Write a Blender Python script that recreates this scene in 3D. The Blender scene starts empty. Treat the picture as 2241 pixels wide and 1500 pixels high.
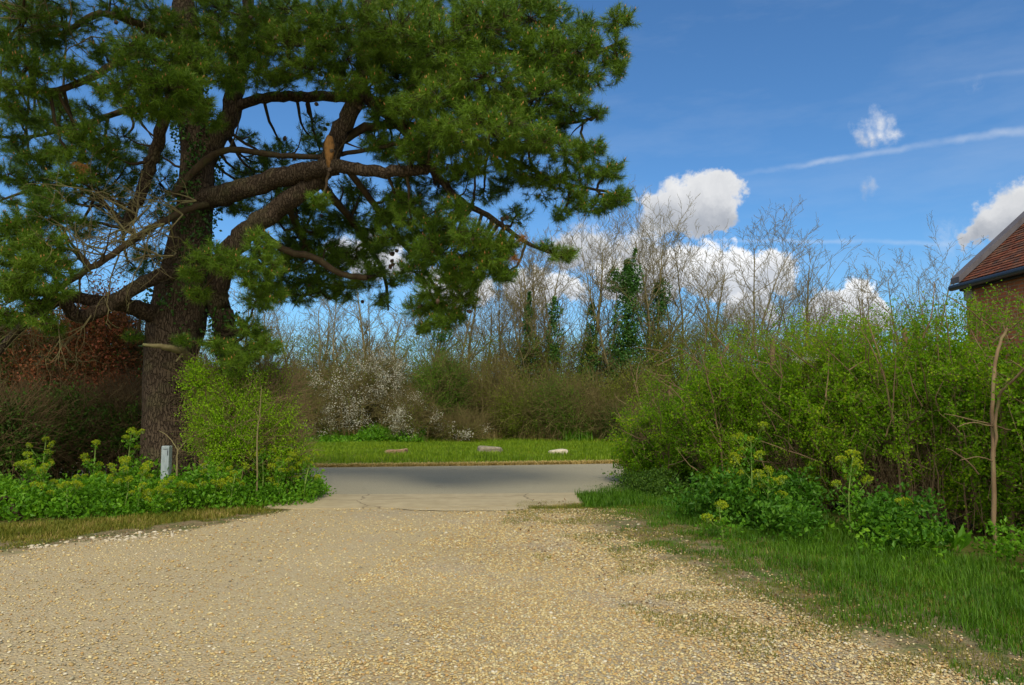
import bpy, math, random
import numpy as np
PI = math.pi
rad = math.radians
rng = np.random.default_rng(7)
random.seed(7)
S = bpy.context.scene
COL = S.collection

# ------------------------------------------------------------------ camera
F = 1680.0; CX = 1120.5; CY = 750.0; TILT = math.atan(130 / 1680); EYE = 1.6
cd = bpy.data.cameras.new('camera'); cam = bpy.data.objects.new('camera', cd); COL.objects.link(cam)
cam.location = (0, 0, EYE); cam.rotation_euler = (PI / 2 + TILT, 0, 0)
cd.sensor_width = 36; cd.lens = 36 * F / 2241; cd.clip_start = .05; cd.clip_end = 3000
S.camera = cam
S.view_settings.view_transform = 'Standard'; S.view_settings.look = 'None'
S.view_settings.exposure = 0.0; S.view_settings.gamma = 1
S.render.engine = 'CYCLES'
S.cycles.max_bounces = 6; S.cycles.diffuse_bounces = 3; S.cycles.glossy_bounces = 2
S.cycles.transmission_bounces = 4; S.cycles.transparent_max_bounces = 4
S.cycles.sample_clamp_indirect = 4

def ray(px, py):
    x = (px - CX) / F; z = (CY - py) / F
    c, s = math.cos(TILT), math.sin(TILT)
    return np.array((x, c - z * s, s + z * c))
def at(px, py, Y):
    r = ray(px, py); r = r * (Y / r[1]); return np.array((r[0], Y, EYE + r[2]))
def gnd(px, py, z=0.0):
    r = ray(px, py); k = (z - EYE) / r[2]; return np.array((r[0] * k, r[1] * k, z))

# ------------------------------------------------------------------ sun and sky
SUN_EL = rad(50); SUN_AZ = rad(172)          # the sun stands behind the camera in thin bright cloud, so its light is soft; azimuth measured clockwise from +Y (the view)
sv = np.array((math.sin(SUN_AZ) * math.cos(SUN_EL), math.cos(SUN_AZ) * math.cos(SUN_EL), math.sin(SUN_EL)))
sl = bpy.data.lights.new('sun', 'SUN'); sl.energy = 2.5; sl.angle = rad(16); sl.color = (1, .90, .72)
so = bpy.data.objects.new('sun', sl); COL.objects.link(so)
from mathutils import Vector
so.rotation_euler = Vector(tuple(sv)).to_track_quat('Z', 'Y').to_euler()

W = bpy.data.worlds.new('World'); S.world = W; W.use_nodes = True
nt = W.node_tree; nt.nodes.clear()
class NG:
    def __init__(s, t): s.t = t
    def n(s, typ, **k):
        o = s.t.nodes.new(typ)
        for a, v in k.items(): setattr(o, a, v)
        return o
    def set(s, sock, v):
        if hasattr(v, 'is_output'): s.t.links.new(v, sock)
        elif v is not None:
            if hasattr(sock.default_value, '__len__') and len(sock.default_value) == 4 and len(v) == 3: v = (*v, 1)
            sock.default_value = v
    def m(s, op, a, b=None, c=None, clamp=False):
        o = s.n('ShaderNodeMath', operation=op, use_clamp=clamp)
        for i, v in enumerate((a, b, c)):
            if v is not None: s.set(o.inputs[i], v)
        return o.outputs[0]
    def vm(s, op, a, b=None, scale=None):
        o = s.n('ShaderNodeVectorMath', operation=op); s.set(o.inputs[0], a)
        if b is not None: s.set(o.inputs[1], b)
        if scale is not None: s.set(o.inputs['Scale'], scale)
        return o.outputs['Value'] if op in ('DISTANCE', 'LENGTH', 'DOT_PRODUCT') else o.outputs[0]
    def mix(s, f, a, b, mode='MIX'):
        o = s.n('ShaderNodeMix', data_type='RGBA', blend_type=mode)
        s.set(o.inputs[0], f); s.set(o.inputs[6], a); s.set(o.inputs[7], b); return o.outputs[2]
    def noise(s, vec, scale, detail=3, rough=.5, out=0, dim='3D', dist=0):
        o = s.n('ShaderNodeTexNoise', noise_dimensions=dim)
        if vec is not None: s.set(o.inputs['Vector'], vec)
        o.inputs['Scale'].default_value = scale; o.inputs['Detail'].default_value = detail
        o.inputs['Roughness'].default_value = rough; o.inputs['Distortion'].default_value = dist
        return o.outputs[out]
    def mr(s, v, a, b, c=0.0, d=1.0, smooth=False):
        o = s.n('ShaderNodeMapRange', interpolation_type='SMOOTHSTEP' if smooth else 'LINEAR')
        for i, x in enumerate((v, a, b, c, d)): s.set(o.inputs[i], x)
        return o.outputs[0]
    def ramp(s, f, stops, interp='LINEAR'):
        o = s.n('ShaderNodeValToRGB'); r = o.color_ramp; r.interpolation = interp
        while len(r.elements) < len(stops): r.elements.new(.5)
        for e, (p, c) in zip(r.elements, stops): e.position = p; e.color = (*c, 1)
        s.set(o.inputs[0], f); return o.outputs[0]

g = NG(nt)
sky = g.n('ShaderNodeTexSky', sky_type='NISHITA', sun_disc=False, sun_elevation=SUN_EL, sun_rotation=SUN_AZ,
          altitude=0, air_density=1.0, dust_density=.35, ozone_density=2.2)
tc = g.n('ShaderNodeTexCoord').outputs['Generated']
sep = g.n('ShaderNodeSeparateXYZ'); g.set(sep.inputs[0], tc)
ysafe = g.m('MAXIMUM', sep.outputs[1], .05)
U = g.m('DIVIDE', sep.outputs[0], ysafe); V = g.m('DIVIDE', sep.outputs[2], ysafe)
n1 = g.noise(tc, 9, 7, .6, out=1); n2 = g.noise(tc, 34, 6, .62, out=1)
uv = g.n('ShaderNodeCombineXYZ'); g.set(uv.inputs[0], U); g.set(uv.inputs[1], V)
d1 = g.vm('SCALE', g.vm('SUBTRACT', n1, (.5, .5, .5)), scale=.085)
d2 = g.vm('SCALE', g.vm('SUBTRACT', n2, (.5, .5, .5)), scale=.048)
uvd = g.vm('MULTIPLY', g.vm('ADD', uv.outputs[0], g.vm('ADD', d1, d2)), (1, 1, 0))
sepd = g.n('ShaderNodeSeparateXYZ'); g.set(sepd.inputs[0], uvd)
clouds = [  # blobs (px, py, r), base py, softness, whiteness
    ([(1440, 470, 52), (1490, 450, 62), (1545, 436, 62), (1592, 424, 50), (1590, 466, 48), (1425, 492, 34), (1520, 475, 62)], 497, .20, .80),
    ([(1262, 548, 52), (1325, 548, 48), (1392, 540, 52), (1432, 560, 46)], 590, .35, .72),
    ([(1480, 590, 56), (1540, 578, 58), (1600, 582, 58), (1648, 612, 56), (1700, 598, 50), (1732, 614, 36), (1560, 622, 60), (1430, 612, 58), (1370, 612, 50)], 642, .14, 1.0),
    ([(1250, 632, 44), (1200, 640, 50), (1140, 648, 42), (1620, 676, 46), (1675, 668, 30), (1040, 642, 50), (970, 625, 46)], 690, .22, .92),
    ([(1822, 676, 44), (1872, 668, 52), (1912, 690, 40), (1790, 694, 32)], 720, .14, 1.0),
    ([(2205, 470, 66), (2262, 448, 74), (2170, 494, 46), (2260, 510, 60), (2330, 470, 80), (2140, 502, 30), (2112, 512, 20)], 521, .22, .76),
    ([(1876, 310, 26), (1900, 297, 30), (1928, 285, 30), (1956, 280, 24), (1905, 312, 22)], 352, 1.25, .95),
    ([(1880, 414, 24), (1900, 404, 20)], 450, 2.1, .85),
    ([(800, 575, 62), (866, 592, 60), (740, 560, 50)], 625, .3, .85),
]
def puv(px, py):
    r = ray(px, py); return r[0] / r[1], r[2] / r[1]
alpha = None; colr = None
fine = g.m('SUBTRACT', g.noise(tc, 75, 5, .6), .5)
front = g.mr(sep.outputs[1], .3, .45)
skyc = g.mix(1.0, sky.outputs[0], (.64, 1.06, 1.40), 'MULTIPLY')
cur = skyc
cirrus = g.noise(g.vm('MULTIPLY', tc, (1, 1, 4)), 3.2, 6, .6)
cir = g.m('MULTIPLY', g.mr(cirrus, .48, .85), .16)
cur = g.mix(cir, cur, (7.5, 8.1, 8.8))
# contrails
for (xa, ya, xb, yb, w, st) in ((1590, 388, 2300, 276, .0048, .30), (1380, 520, 2200, 536, .0030, .22), (1980, 190, 2400, 130, .004, .07)):
    ua, va = puv(xa, ya); ub, vb = puv(xb, yb)
    tt = g.mr(U, ua, ub)
    vl = g.mr(U, ua, ub, va, vb)
    wob = g.m('MULTIPLY', g.m('SUBTRACT', g.noise(tc, 12, 5, .65), .5), .02)
    dd = g.m('ABSOLUTE', g.m('ADD', g.m('SUBTRACT', V, vl), wob))
    ww = g.m('MULTIPLY_ADD', tt, w * 1.2, w)
    a = g.m('MULTIPLY', g.mr(dd, 0, ww, 1, 0, True), g.m('MULTIPLY', g.mr(U, ua, ua + .12), g.mr(g.noise(tc, 30, 4), .3, .65, .35, 1)))
    if w == .0030: a = g.m('MULTIPLY', a, g.mr(U, ub - .12, ub, 1, 0))
    cur = g.mix(g.m('MULTIPLY', g.m('MULTIPLY', a, st), front), cur, (8.6, 8.9, 9.2))
for blobs, base, soft, wh in clouds:
    f = None
    for (px, py, r) in blobs:
        u, v = puv(px, py); R = r / F * 1.17
        dist = g.vm('DISTANCE', uvd, (u, v, 0))
        q = g.m('MULTIPLY_ADD', dist, -1 / R, 1)
        f = q if f is None else g.m('SMOOTH_MAX', f, q, .22)
    ub, vb = puv(blobs[0][0], base)
    below = g.m('MAXIMUM', g.m('SUBTRACT', vb, sepd.outputs[1]), 0)
    f = g.m('SUBTRACT', f, g.m('MULTIPLY', below, 34))
    fa = g.m('MULTIPLY_ADD', fine, .75, f)
    al = g.mr(fa, 0, soft + .20, 0, 1, True)
    hgt = g.mr(sepd.outputs[1], vb, vb + .050, 0, 1, True)
    # bright towards the top and thin rims, grey in the thick base
    inner = g.mr(f, .1, .75)
    lum = g.m('ADD', g.m('MULTIPLY', hgt, .62), g.m('MULTIPLY', g.m('SUBTRACT', 1, inner), .22))
    lum = g.m('ADD', lum, g.m('MULTIPLY', g.m('SUBTRACT', g.noise(g.vm('ADD', uvd, (0, 0, .3)), 26, 5, .6), .42), .7), clamp=True)
    cc = g.mix(lum, (4.9 * wh, 5.25 * wh, 5.9 * wh), (11.2 * wh, 11.2 * wh, 11.2 * wh))
    cur = g.mix(g.m('MULTIPLY', g.m('MULTIPLY', al, .97), front), cur, cc)
wn = g.mr(g.noise(g.vm('ADD', uvd, (0, 0, .7)), 42, 7, .68, dist=.6), .40, .66, 0, 1, True)
for (px, py, r, st) in ((2060, 515, 40, .22), (2090, 505, 40, .2), (2140, 186, 26, .12), (1330, 505, 60, .3), (1440, 500, 60, .35), (1700, 700, 60, .4)):
    u, v = puv(px, py)
    dist = g.vm('DISTANCE', uvd, (u, v, 0))
    q = g.mr(dist, 0, r / F * 1.5, 1, 0, True)
    cur = g.mix(g.m('MULTIPLY', g.m('MULTIPLY', g.m('MULTIPLY', q, g.m('MULTIPLY_ADD', wn, .85, .15)), st * .75), front), cur, (8.8, 9.1, 9.4))
# bright broken cloud behind the camera, unseen and added to give soft front light
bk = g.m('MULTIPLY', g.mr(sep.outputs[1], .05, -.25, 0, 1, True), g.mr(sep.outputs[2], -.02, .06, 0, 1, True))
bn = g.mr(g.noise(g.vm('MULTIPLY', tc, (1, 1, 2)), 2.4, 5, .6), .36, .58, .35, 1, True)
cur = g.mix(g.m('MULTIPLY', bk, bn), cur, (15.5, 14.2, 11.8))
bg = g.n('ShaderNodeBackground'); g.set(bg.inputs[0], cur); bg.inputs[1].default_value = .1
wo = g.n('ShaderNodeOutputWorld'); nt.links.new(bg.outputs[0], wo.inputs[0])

# ------------------------------------------------------------------ mesh helpers
class MB:
    """collects vertices and faces as arrays; one mesh object per build()"""
    def __init__(s): s.v = []; s.f3 = []; s.f4 = []; s.m3 = []; s.m4 = []; s.n = 0; s.att = []
    def add(s, v, f, mi=0, att=None):
        v = np.asarray(v, float).reshape(-1, 3); f = np.asarray(f, int)
        if len(v) == 0 or f.size == 0: return s
        (s.f3 if f.shape[1] == 3 else s.f4).append(f + s.n)
        (s.m3 if f.shape[1] == 3 else s.m4).append(np.full(len(f), mi))
        s.v.append(v); s.n += len(v)
        if att is not None: s.att.append(att)
        return s
    def build(s, name, mats, parent=None, smooth=True):
        me = bpy.data.meshes.new(name)
        v = np.concatenate(s.v) if s.v else np.zeros((0, 3))
        if parent is not None: v = v - np.array(parent.location)
        f3 = np.concatenate(s.f3) if s.f3 else np.zeros((0, 3), int)
        f4 = np.concatenate(s.f4) if s.f4 else np.zeros((0, 4), int)
        mi = np.concatenate((s.m3 or [np.zeros(0, int)]) + (s.m4 or [np.zeros(0, int)]))
        me.vertices.add(len(v)); me.vertices.foreach_set('co', v.astype(np.float32).ravel())
        me.loops.add(f3.size + f4.size)
        me.loops.foreach_set('vertex_index', np.concatenate((f3.ravel(), f4.ravel())).astype(np.int32))
        n = len(f3) + len(f4); me.polygons.add(n)
        tot = np.concatenate((np.full(len(f3), 3), np.full(len(f4), 4)))
        me.polygons.foreach_set('loop_start', np.concatenate(([0], np.cumsum(tot)[:-1])).astype(np.int32))
        me.polygons.foreach_set('material_index', mi.astype(np.int32))
        me.polygons.foreach_set('use_smooth', np.full(n, smooth))
        if s.att:
            a = me.attributes.new('edge', 'FLOAT', 'POINT')
            a.data.foreach_set('value', np.concatenate(s.att).astype(np.float32))
        me.update(calc_edges=True)
        for m in (mats if isinstance(mats, (list, tuple)) else [mats]): me.materials.append(m)
        o = bpy.data.objects.new(name, me); COL.objects.link(o)
        if parent is not None: o.parent = parent
        return o
def tag(o, label=None, cat=None, group=None, kind=None):
    if label: o['label'] = label
    if cat: o['category'] = cat
    if group: o['group'] = group
    if kind: o['kind'] = kind
    return o
def empty(name, loc, label, cat, group=None):
    o = bpy.data.objects.new(name, None); COL.objects.link(o); o.location = tuple(loc); o.empty_display_size = .2
    return tag(o, label, cat, group)

def unit(v): return v / (np.linalg.norm(v, axis=-1, keepdims=True) + 1e-9)
def rdir(n, up=0.0, r=None):
    r = r or rng
    v = unit(rng.normal(size=(n, 3))); v[:, 2] += up; return unit(v)
def frame(d):
    a = np.where(np.abs(d[:, 2:3]) < .9, np.array([[0, 0, 1.]]), np.array([[1., 0, 0]]))
    x = unit(np.cross(a, d)); return x, np.cross(d, x)
def prisms(P0, P1, R0, R1, n=3):
    P0 = np.asarray(P0, float); P1 = np.asarray(P1, float)
    N = len(P0); d = unit(P1 - P0); x, y = frame(d)
    R0 = np.broadcast_to(R0, (N,)); R1 = np.broadcast_to(R1, (N,))
    a = np.arange(n) * 2 * PI / n
    ring = x[:, None] * np.cos(a)[None, :, None] + y[:, None] * np.sin(a)[None, :, None]
    v = np.concatenate((P0[:, None] + ring * R0[:, None, None], P1[:, None] + ring * R1[:, None, None]), 1)
    k = np.arange(n); q = np.stack((k, (k + 1) % n, n + (k + 1) % n, n + k), 1)
    f = (q[None] + (np.arange(N) * 2 * n)[:, None, None]).reshape(-1, 4)
    return v.reshape(-1, 3), f
def leaves(P, D, L, Wd, fold=.25, roll=None):
    """rhombic leaves from P along D"""
    N = len(P); x, y = frame(D); a = rng.uniform(0, 2 * PI, N) if roll is None else roll
    s = x * np.cos(a)[:, None] + y * np.sin(a)[:, None]; t = np.cross(D, s)
    L = np.broadcast_to(L, (N,))[:, None]; Wd = np.broadcast_to(Wd, (N,))[:, None]
    v = np.stack((P, P + D * L * .5 + s * Wd * .5 + t * Wd * fold, P + D * L, P + D * L * .5 - s * Wd * .5 + t * Wd * fold), 1)
    return v.reshape(-1, 3), np.arange(N * 4).reshape(-1, 4)
def blades(P, D, L, Wd):
    """thin triangles (needles)"""
    N = len(P); x, y = frame(D); a = rng.uniform(0, 2 * PI, N); s = x * np.cos(a)[:, None] + y * np.sin(a)[:, None]
    L = np.broadcast_to(L, (N,))[:, None]; Wd = np.broadcast_to(Wd, (N,))[:, None]
    v = np.stack((P - s * Wd * .5, P + s * Wd * .5, P + D * L), 1)
    return v.reshape(-1, 3), np.arange(N * 3).reshape(-1, 3)
def grassblades(P, H, Wd, bend=.35, lean=None):
    """bent blades: a quad and a tip triangle"""
    N = len(P); a = rng.uniform(0, 2 * PI, N); s = np.stack((np.cos(a), np.sin(a), 0 * a), 1)
    b = np.stack((-np.sin(a), np.cos(a), 0 * a), 1) * rng.uniform(-1, 1, (N, 1))
    if lean is not None: b = b + lean
    H = np.broadcast_to(H, (N,))[:, None]; Wd = np.broadcast_to(Wd, (N,))[:, None]
    up = np.array([[0, 0, 1.]])
    m = P + up * H * .55 + b * H * bend * .3; t = P + up * H * rng.uniform(.8, 1, (N, 1)) + b * H * bend
    v = np.stack((P - s * Wd * .5, P + s * Wd * .5, m + s * Wd * .38, m - s * Wd * .38, t), 1).reshape(-1, 3)
    k = np.arange(N) * 5
    return v, np.stack((k, k + 1, k + 2, k + 3), 1), np.stack((k + 3, k + 2, k + 4), 1)
def smooth_path(P, R, sub=6):
    P = [np.array(p, float) for p in P]; n = len(P); out = []; rr = []
    for i in range(n - 1):
        p0 = P[max(i - 1, 0)]; p1 = P[i]; p2 = P[i + 1]; p3 = P[min(i + 2, n - 1)]
        for k in range(sub):
            t = k / sub
            out.append(.5 * ((2 * p1) + (-p0 + p2) * t + (2 * p0 - 5 * p1 + 4 * p2 - p3) * t * t + (-p0 + 3 * p1 - 3 * p2 + p3) * t ** 3))
            rr.append(R[i] * (1 - t) + R[i + 1] * t)
    out.append(P[-1]); rr.append(R[-1])
    return np.array(out), np.array(rr)
def tube(P, R, n=8, rough=0.0, cap=True):
    P = np.asarray(P, float); R = np.asarray(R, float); N = len(P)
    T = unit(np.gradient(P, axis=0))
    x = np.cross(T[0], (0.3, .9, .1)); x /= np.linalg.norm(x); X = []
    for i in range(N):
        x = x - T[i] * np.dot(x, T[i]); x = x / np.linalg.norm(x); X.append(x)
    X = np.array(X); Y = np.cross(T, X); a = np.arange(n) * 2 * PI / n
    rr = R[:, None] * (1 + (rng.uniform(-rough, rough, (N, n)) if rough else 0))
    v = P[:, None] + rr[:, :, None] * (X[:, None] * np.cos(a)[None, :, None] + Y[:, None] * np.sin(a)[None, :, None])
    v = v.reshape(-1, 3); f = []
    i = np.arange(N - 1)[:, None] * n; k = np.arange(n)[None]
    f = np.stack((i + k, i + (k + 1) % n, i + n + (k + 1) % n, i + n + k), -1).reshape(-1, 4)
    return v, f
def addtube(mb, P, R, n=8, sub=5, rough=0.0, jit=0.0, mi=0, cap=True):
    p, r = smooth_path(P, R, sub)
    if jit: p[1:-1] += rng.normal(0, jit, (len(p) - 2, 3)) * r[1:-1, None]
    v, f = tube(p, r, n, rough); mb.add(v, f, mi)
    if cap:
        c = len(v); k = np.arange(n)
        mb.add(np.concatenate((v[-n:], p[-1:])), np.stack((k, (k + 1) % n, np.full(n, n)), 1), mi)
    return p, r
def box(mb, a, b, mi=0):
    x0, y0, z0 = a; x1, y1, z1 = b
    v = [(x0, y0, z0), (x1, y0, z0), (x1, y1, z0), (x0, y1, z0), (x0, y0, z1), (x1, y0, z1), (x1, y1, z1), (x0, y1, z1)]
    mb.add(v, [(0, 3, 2, 1), (4, 5, 6, 7), (0, 1, 5, 4), (1, 2, 6, 5), (2, 3, 7, 6), (3, 0, 4, 7)], mi)
def vnoise(p, sc, seed=0):
    """cheap smooth value noise in numpy, 3-D, 0..1"""
    p = np.asarray(p, float) * sc + seed * 17.3; i = np.floor(p).astype(int); f = p - i; f = f * f * (3 - 2 * f)
    def h(a, b, c):
        n = (a * 374761393 + b * 668265263 + c * 2147483647 + seed * 974634) & 0xffffffff
        n = ((n ^ (n >> 13)) * 1274126177) & 0xffffffff; return ((n ^ (n >> 16)) & 0xffff) / 65535.
    r = 0
    for dx in (0, 1):
        for dy in (0, 1):
            for dz in (0, 1):
                w = (f[:, 0] if dx else 1 - f[:, 0]) * (f[:, 1] if dy else 1 - f[:, 1]) * (f[:, 2] if dz else 1 - f[:, 2])
                r = r + w * h(i[:, 0] + dx, i[:, 1] + dy, i[:, 2] + dz)
    return r

# ------------------------------------------------------------------ materials
def mat(name, fn):
    m = bpy.data.materials.new(name); m.use_nodes = True; t = m.node_tree; t.nodes.clear(); q = NG(t)
    out = q.n('ShaderNodeOutputMaterial'); t.links.new(fn(q), out.inputs[0]); return m
def pbsdf(q, col, rough=.8, bump=None, strength=.5, dist=.02, spec=.3):
    b = q.n('ShaderNodeBsdfPrincipled'); q.set(b.inputs['Base Color'], col); q.set(b.inputs['Roughness'], rough)
    b.inputs['Specular IOR Level'].default_value = spec
    if bump is not None:
        k = q.n('ShaderNodeBump'); k.inputs['Strength'].default_value = strength; k.inputs['Distance'].default_value = dist
        q.set(k.inputs['Height'], bump); q.set(b.inputs['Normal'], k.outputs[0])
    return b.outputs[0]
def leafmat(name, stops, trans=.35, rough=.55, clump=2.0, tint=(1.2, 1.18, .6)):
    stops = [(p, (c[0] * .84, c[1] * 1.08, c[2] * .9) if c[1] > c[0] * 1.12 else c) for p, c in stops]
    def fn(q):
        gi = q.n('ShaderNodeNewGeometry'); pos = gi.outputs['Position']
        r = gi.outputs['Random Per Island']
        nz = q.noise(pos, clump, 3)
        f = q.m('ADD', q.m('MULTIPLY', r, .6), q.m('MULTIPLY', q.mr(nz, .3, .7), .4), clamp=True)
        c = q.ramp(f, stops)
        p = pbsdf(q, c, rough, spec=.25)
        tr = q.n('ShaderNodeBsdfTranslucent'); q.set(tr.inputs[0], q.mix(1, c, tint, 'MULTIPLY'))
        mx = q.n('ShaderNodeMixShader'); mx.inputs[0].default_value = trans
        q.t.links.new(p, mx.inputs[1]); q.t.links.new(tr.outputs[0], mx.inputs[2]); return mx.outputs[0]
    return mat(name, fn)
def woodmat(name, c1, c2, scale=25, lichen=None, bumpd=.01):
    def fn(q):
        gi = q.n('ShaderNodeNewGeometry'); pos = gi.outputs['Position']
        n = q.noise(q.vm('MULTIPLY', pos, (1, 1, .35)), scale, 5, .65)
        c = q.mix(q.mr(n, .3, .7), c1, c2)
        c = q.mix(q.m('MULTIPLY', gi.outputs['Random Per Island'], .35), c, c2)
        if lichen: c = q.mix(q.mr(q.noise(pos, 6, 5, .7), .5, .68), c, lichen)
        return pbsdf(q, c, .9, n, .6, bumpd, .15)
    return mat(name, fn)
def pinebark(q):
    gi = q.n('ShaderNodeNewGeometry'); pos = gi.outputs['Position']
    w = q.vm('ADD', pos, q.vm('SCALE', q.vm('SUBTRACT', q.noise(pos, 5, 3, out=1), (.5, .5, .5)), scale=.12))
    p = q.vm('MULTIPLY', w, (1, 1, .24))
    v = q.n('ShaderNodeTexVoronoi', feature='DISTANCE_TO_EDGE'); q.set(v.inputs['Vector'], p); v.inputs['Scale'].default_value = 24
    vc = q.n('ShaderNodeTexVoronoi'); q.set(vc.inputs['Vector'], p); vc.inputs['Scale'].default_value = 24
    crack = q.mr(q.m('ADD', v.outputs[0], q.m('MULTIPLY', q.m('SUBTRACT', q.noise(pos, 18, 5, .7), .5), .35)), -.02, .16, 0, 1, True)
    n = q.noise(pos, 40, 5, .7)
    sc = q.n('ShaderNodeSeparateColor'); q.set(sc.inputs[0], vc.outputs['Color'])
    plate = q.mix(sc.outputs[0], (.065, .047, .032), (.095, .07, .048))
    plate = q.mix(q.mr(n, .35, .7), plate, (.105, .077, .053))
    c = q.mix(crack, (.05, .035, .024), plate)
    moss = q.mr(q.noise(pos, 2.2, 4, .6), .52, .72, 0, .55)
    c = q.mix(moss, c, (.13, .125, .06))
    return pbsdf(q, c, .9, q.m('ADD', q.m('MULTIPLY', crack, .8), q.m('MULTIPLY', n, .35)), 1.0, .035, .15)
M = {}
M['pinebark'] = mat('pine_bark', pinebark)
M['limb'] = woodmat('pine_limb_bark', (.03, .021, .013), (.09, .064, .038), 14, (.075, .073, .032), .03)
M['deadwood'] = woodmat('dead_wood', (.12, .10, .045), (.24, .205, .105), 20, (.20, .21, .09))
M['needle'] = leafmat('pine_needles', [(0, (.034, .068, .008)), (.35, (.10, .165, .013)), (.75, (.20, .265, .022)), (.95, (.20, .23, .04)), (1, (.26, .20, .05))], .14, .45, 1.4)
M['needle_dead'] = leafmat('dead_needles', [(0, (.22, .10, .03)), (1, (.38, .20, .07))], .3)
M['bud'] = woodmat('candle_buds', (.36, .16, .05), (.52, .27, .10), 60)
M['cone'] = woodmat('cones', (.06, .042, .03), (.15, .11, .08), 60)
M['ivy'] = leafmat('ivy_leaves', [(0, (.024, .065, .013)), (.6, (.06, .13, .024)), (1, (.13, .21, .045))], .15, .35)
M['hedgeleaf'] = leafmat('hawthorn_leaves', [(0, (.09, .18, .007)), (.4, (.20, .33, .009)), (.75, (.34, .44, .012)), (1, (.48, .52, .03))], .55, .5, 1.2)
M['bushleaf'] = leafmat('bush_leaves', [(0, (.13, .24, .008)), (.5, (.31, .46, .010)), (1, (.50, .60, .02))], .45, .5, 1.5)
M['midleaf'] = leafmat('mid_green_leaves', [(0, (.05, .10, .010)), (.5, (.11, .19, .014)), (1, (.22, .31, .02))], .35)
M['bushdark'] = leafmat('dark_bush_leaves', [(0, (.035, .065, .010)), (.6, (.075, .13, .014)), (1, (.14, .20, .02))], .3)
M['herb'] = leafmat('herb_leaves', [(0, (.055, .13, .010)), (.5, (.13, .27, .014)), (1, (.27, .40, .025))], .4, .45, 1.7)
M['nettle'] = leafmat('nettle_leaves', [(0, (.03, .085, .008)), (.5, (.07, .17, .012)), (1, (.15, .27, .02))], .35, .5, 1.7)
M['umbel'] = leafmat('umbel_flowers', [(0, (.22, .31, .010)), (1, (.46, .49, .018))], .4)
M['stemgreen'] = woodmat('green_stems', (.14, .24, .05), (.24, .34, .08), 30)
M['red'] = leafmat('copper_leaves', [(0, (.17, .085, .03)), (.5, (.36, .14, .06)), (.8, (.54, .17, .10)), (1, (.58, .32, .16))], .4)
M['thickleaf'] = leafmat('sparse_hedgerow_leaves', [(0, (.10, .12, .015)), (.5, (.18, .21, .02)), (1, (.28, .30, .035))], .35, .6, .6)
M['blossom'] = leafmat('white_blossom', [(0, (.56, .56, .46)), (1, (.82, .82, .72))], .3, .6, 2, (1, 1, 1))
M['twig'] = woodmat('hedgerow_twigs', (.10, .082, .034), (.24, .195, .085), 4, (.17, .18, .05))
M['twigdark'] = woodmat('thicket_twigs', (.09, .06, .03), (.21, .15, .075), 4)
M['treewood'] = woodmat('bare_tree_bark', (.115, .10, .05), (.27, .225, .12), 5, (.20, .20, .07))
M['hedgewood'] = woodmat('hedge_wood', (.12, .075, .042), (.27, .19, .115), 9, (.19, .185, .075))
M['grass'] = leafmat('grass_blades', [(0, (.10, .15, .010)), (.5, (.20, .27, .014)), (.88, (.33, .37, .02)), (1, (.42, .35, .10))], .4, .5, .9)
M['deepgrass'] = leafmat('deep_green_grass', [(0, (.04, .09, .006)), (.5, (.085, .17, .009)), (.85, (.15, .25, .014)), (.95, (.24, .27, .03)), (1, (.40, .32, .10))], .35, .5, 1.8)
M['worngrass'] = leafmat('worn_grass_blades', [(0, (.08, .10, .012)), (.5, (.17, .19, .02)), (.72, (.26, .24, .04)), (.85, (.36, .27, .09)), (1, (.50, .39, .18))], .3, .6, 1.6)
M['drygrass'] = leafmat('dry_grass', [(0, (.42, .32, .12)), (1, (.72, .57, .25))], .35)
M['litter'] = leafmat('leaf_litter', [(0, (.10, .06, .03)), (1, (.26, .17, .08))], .1)

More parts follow.
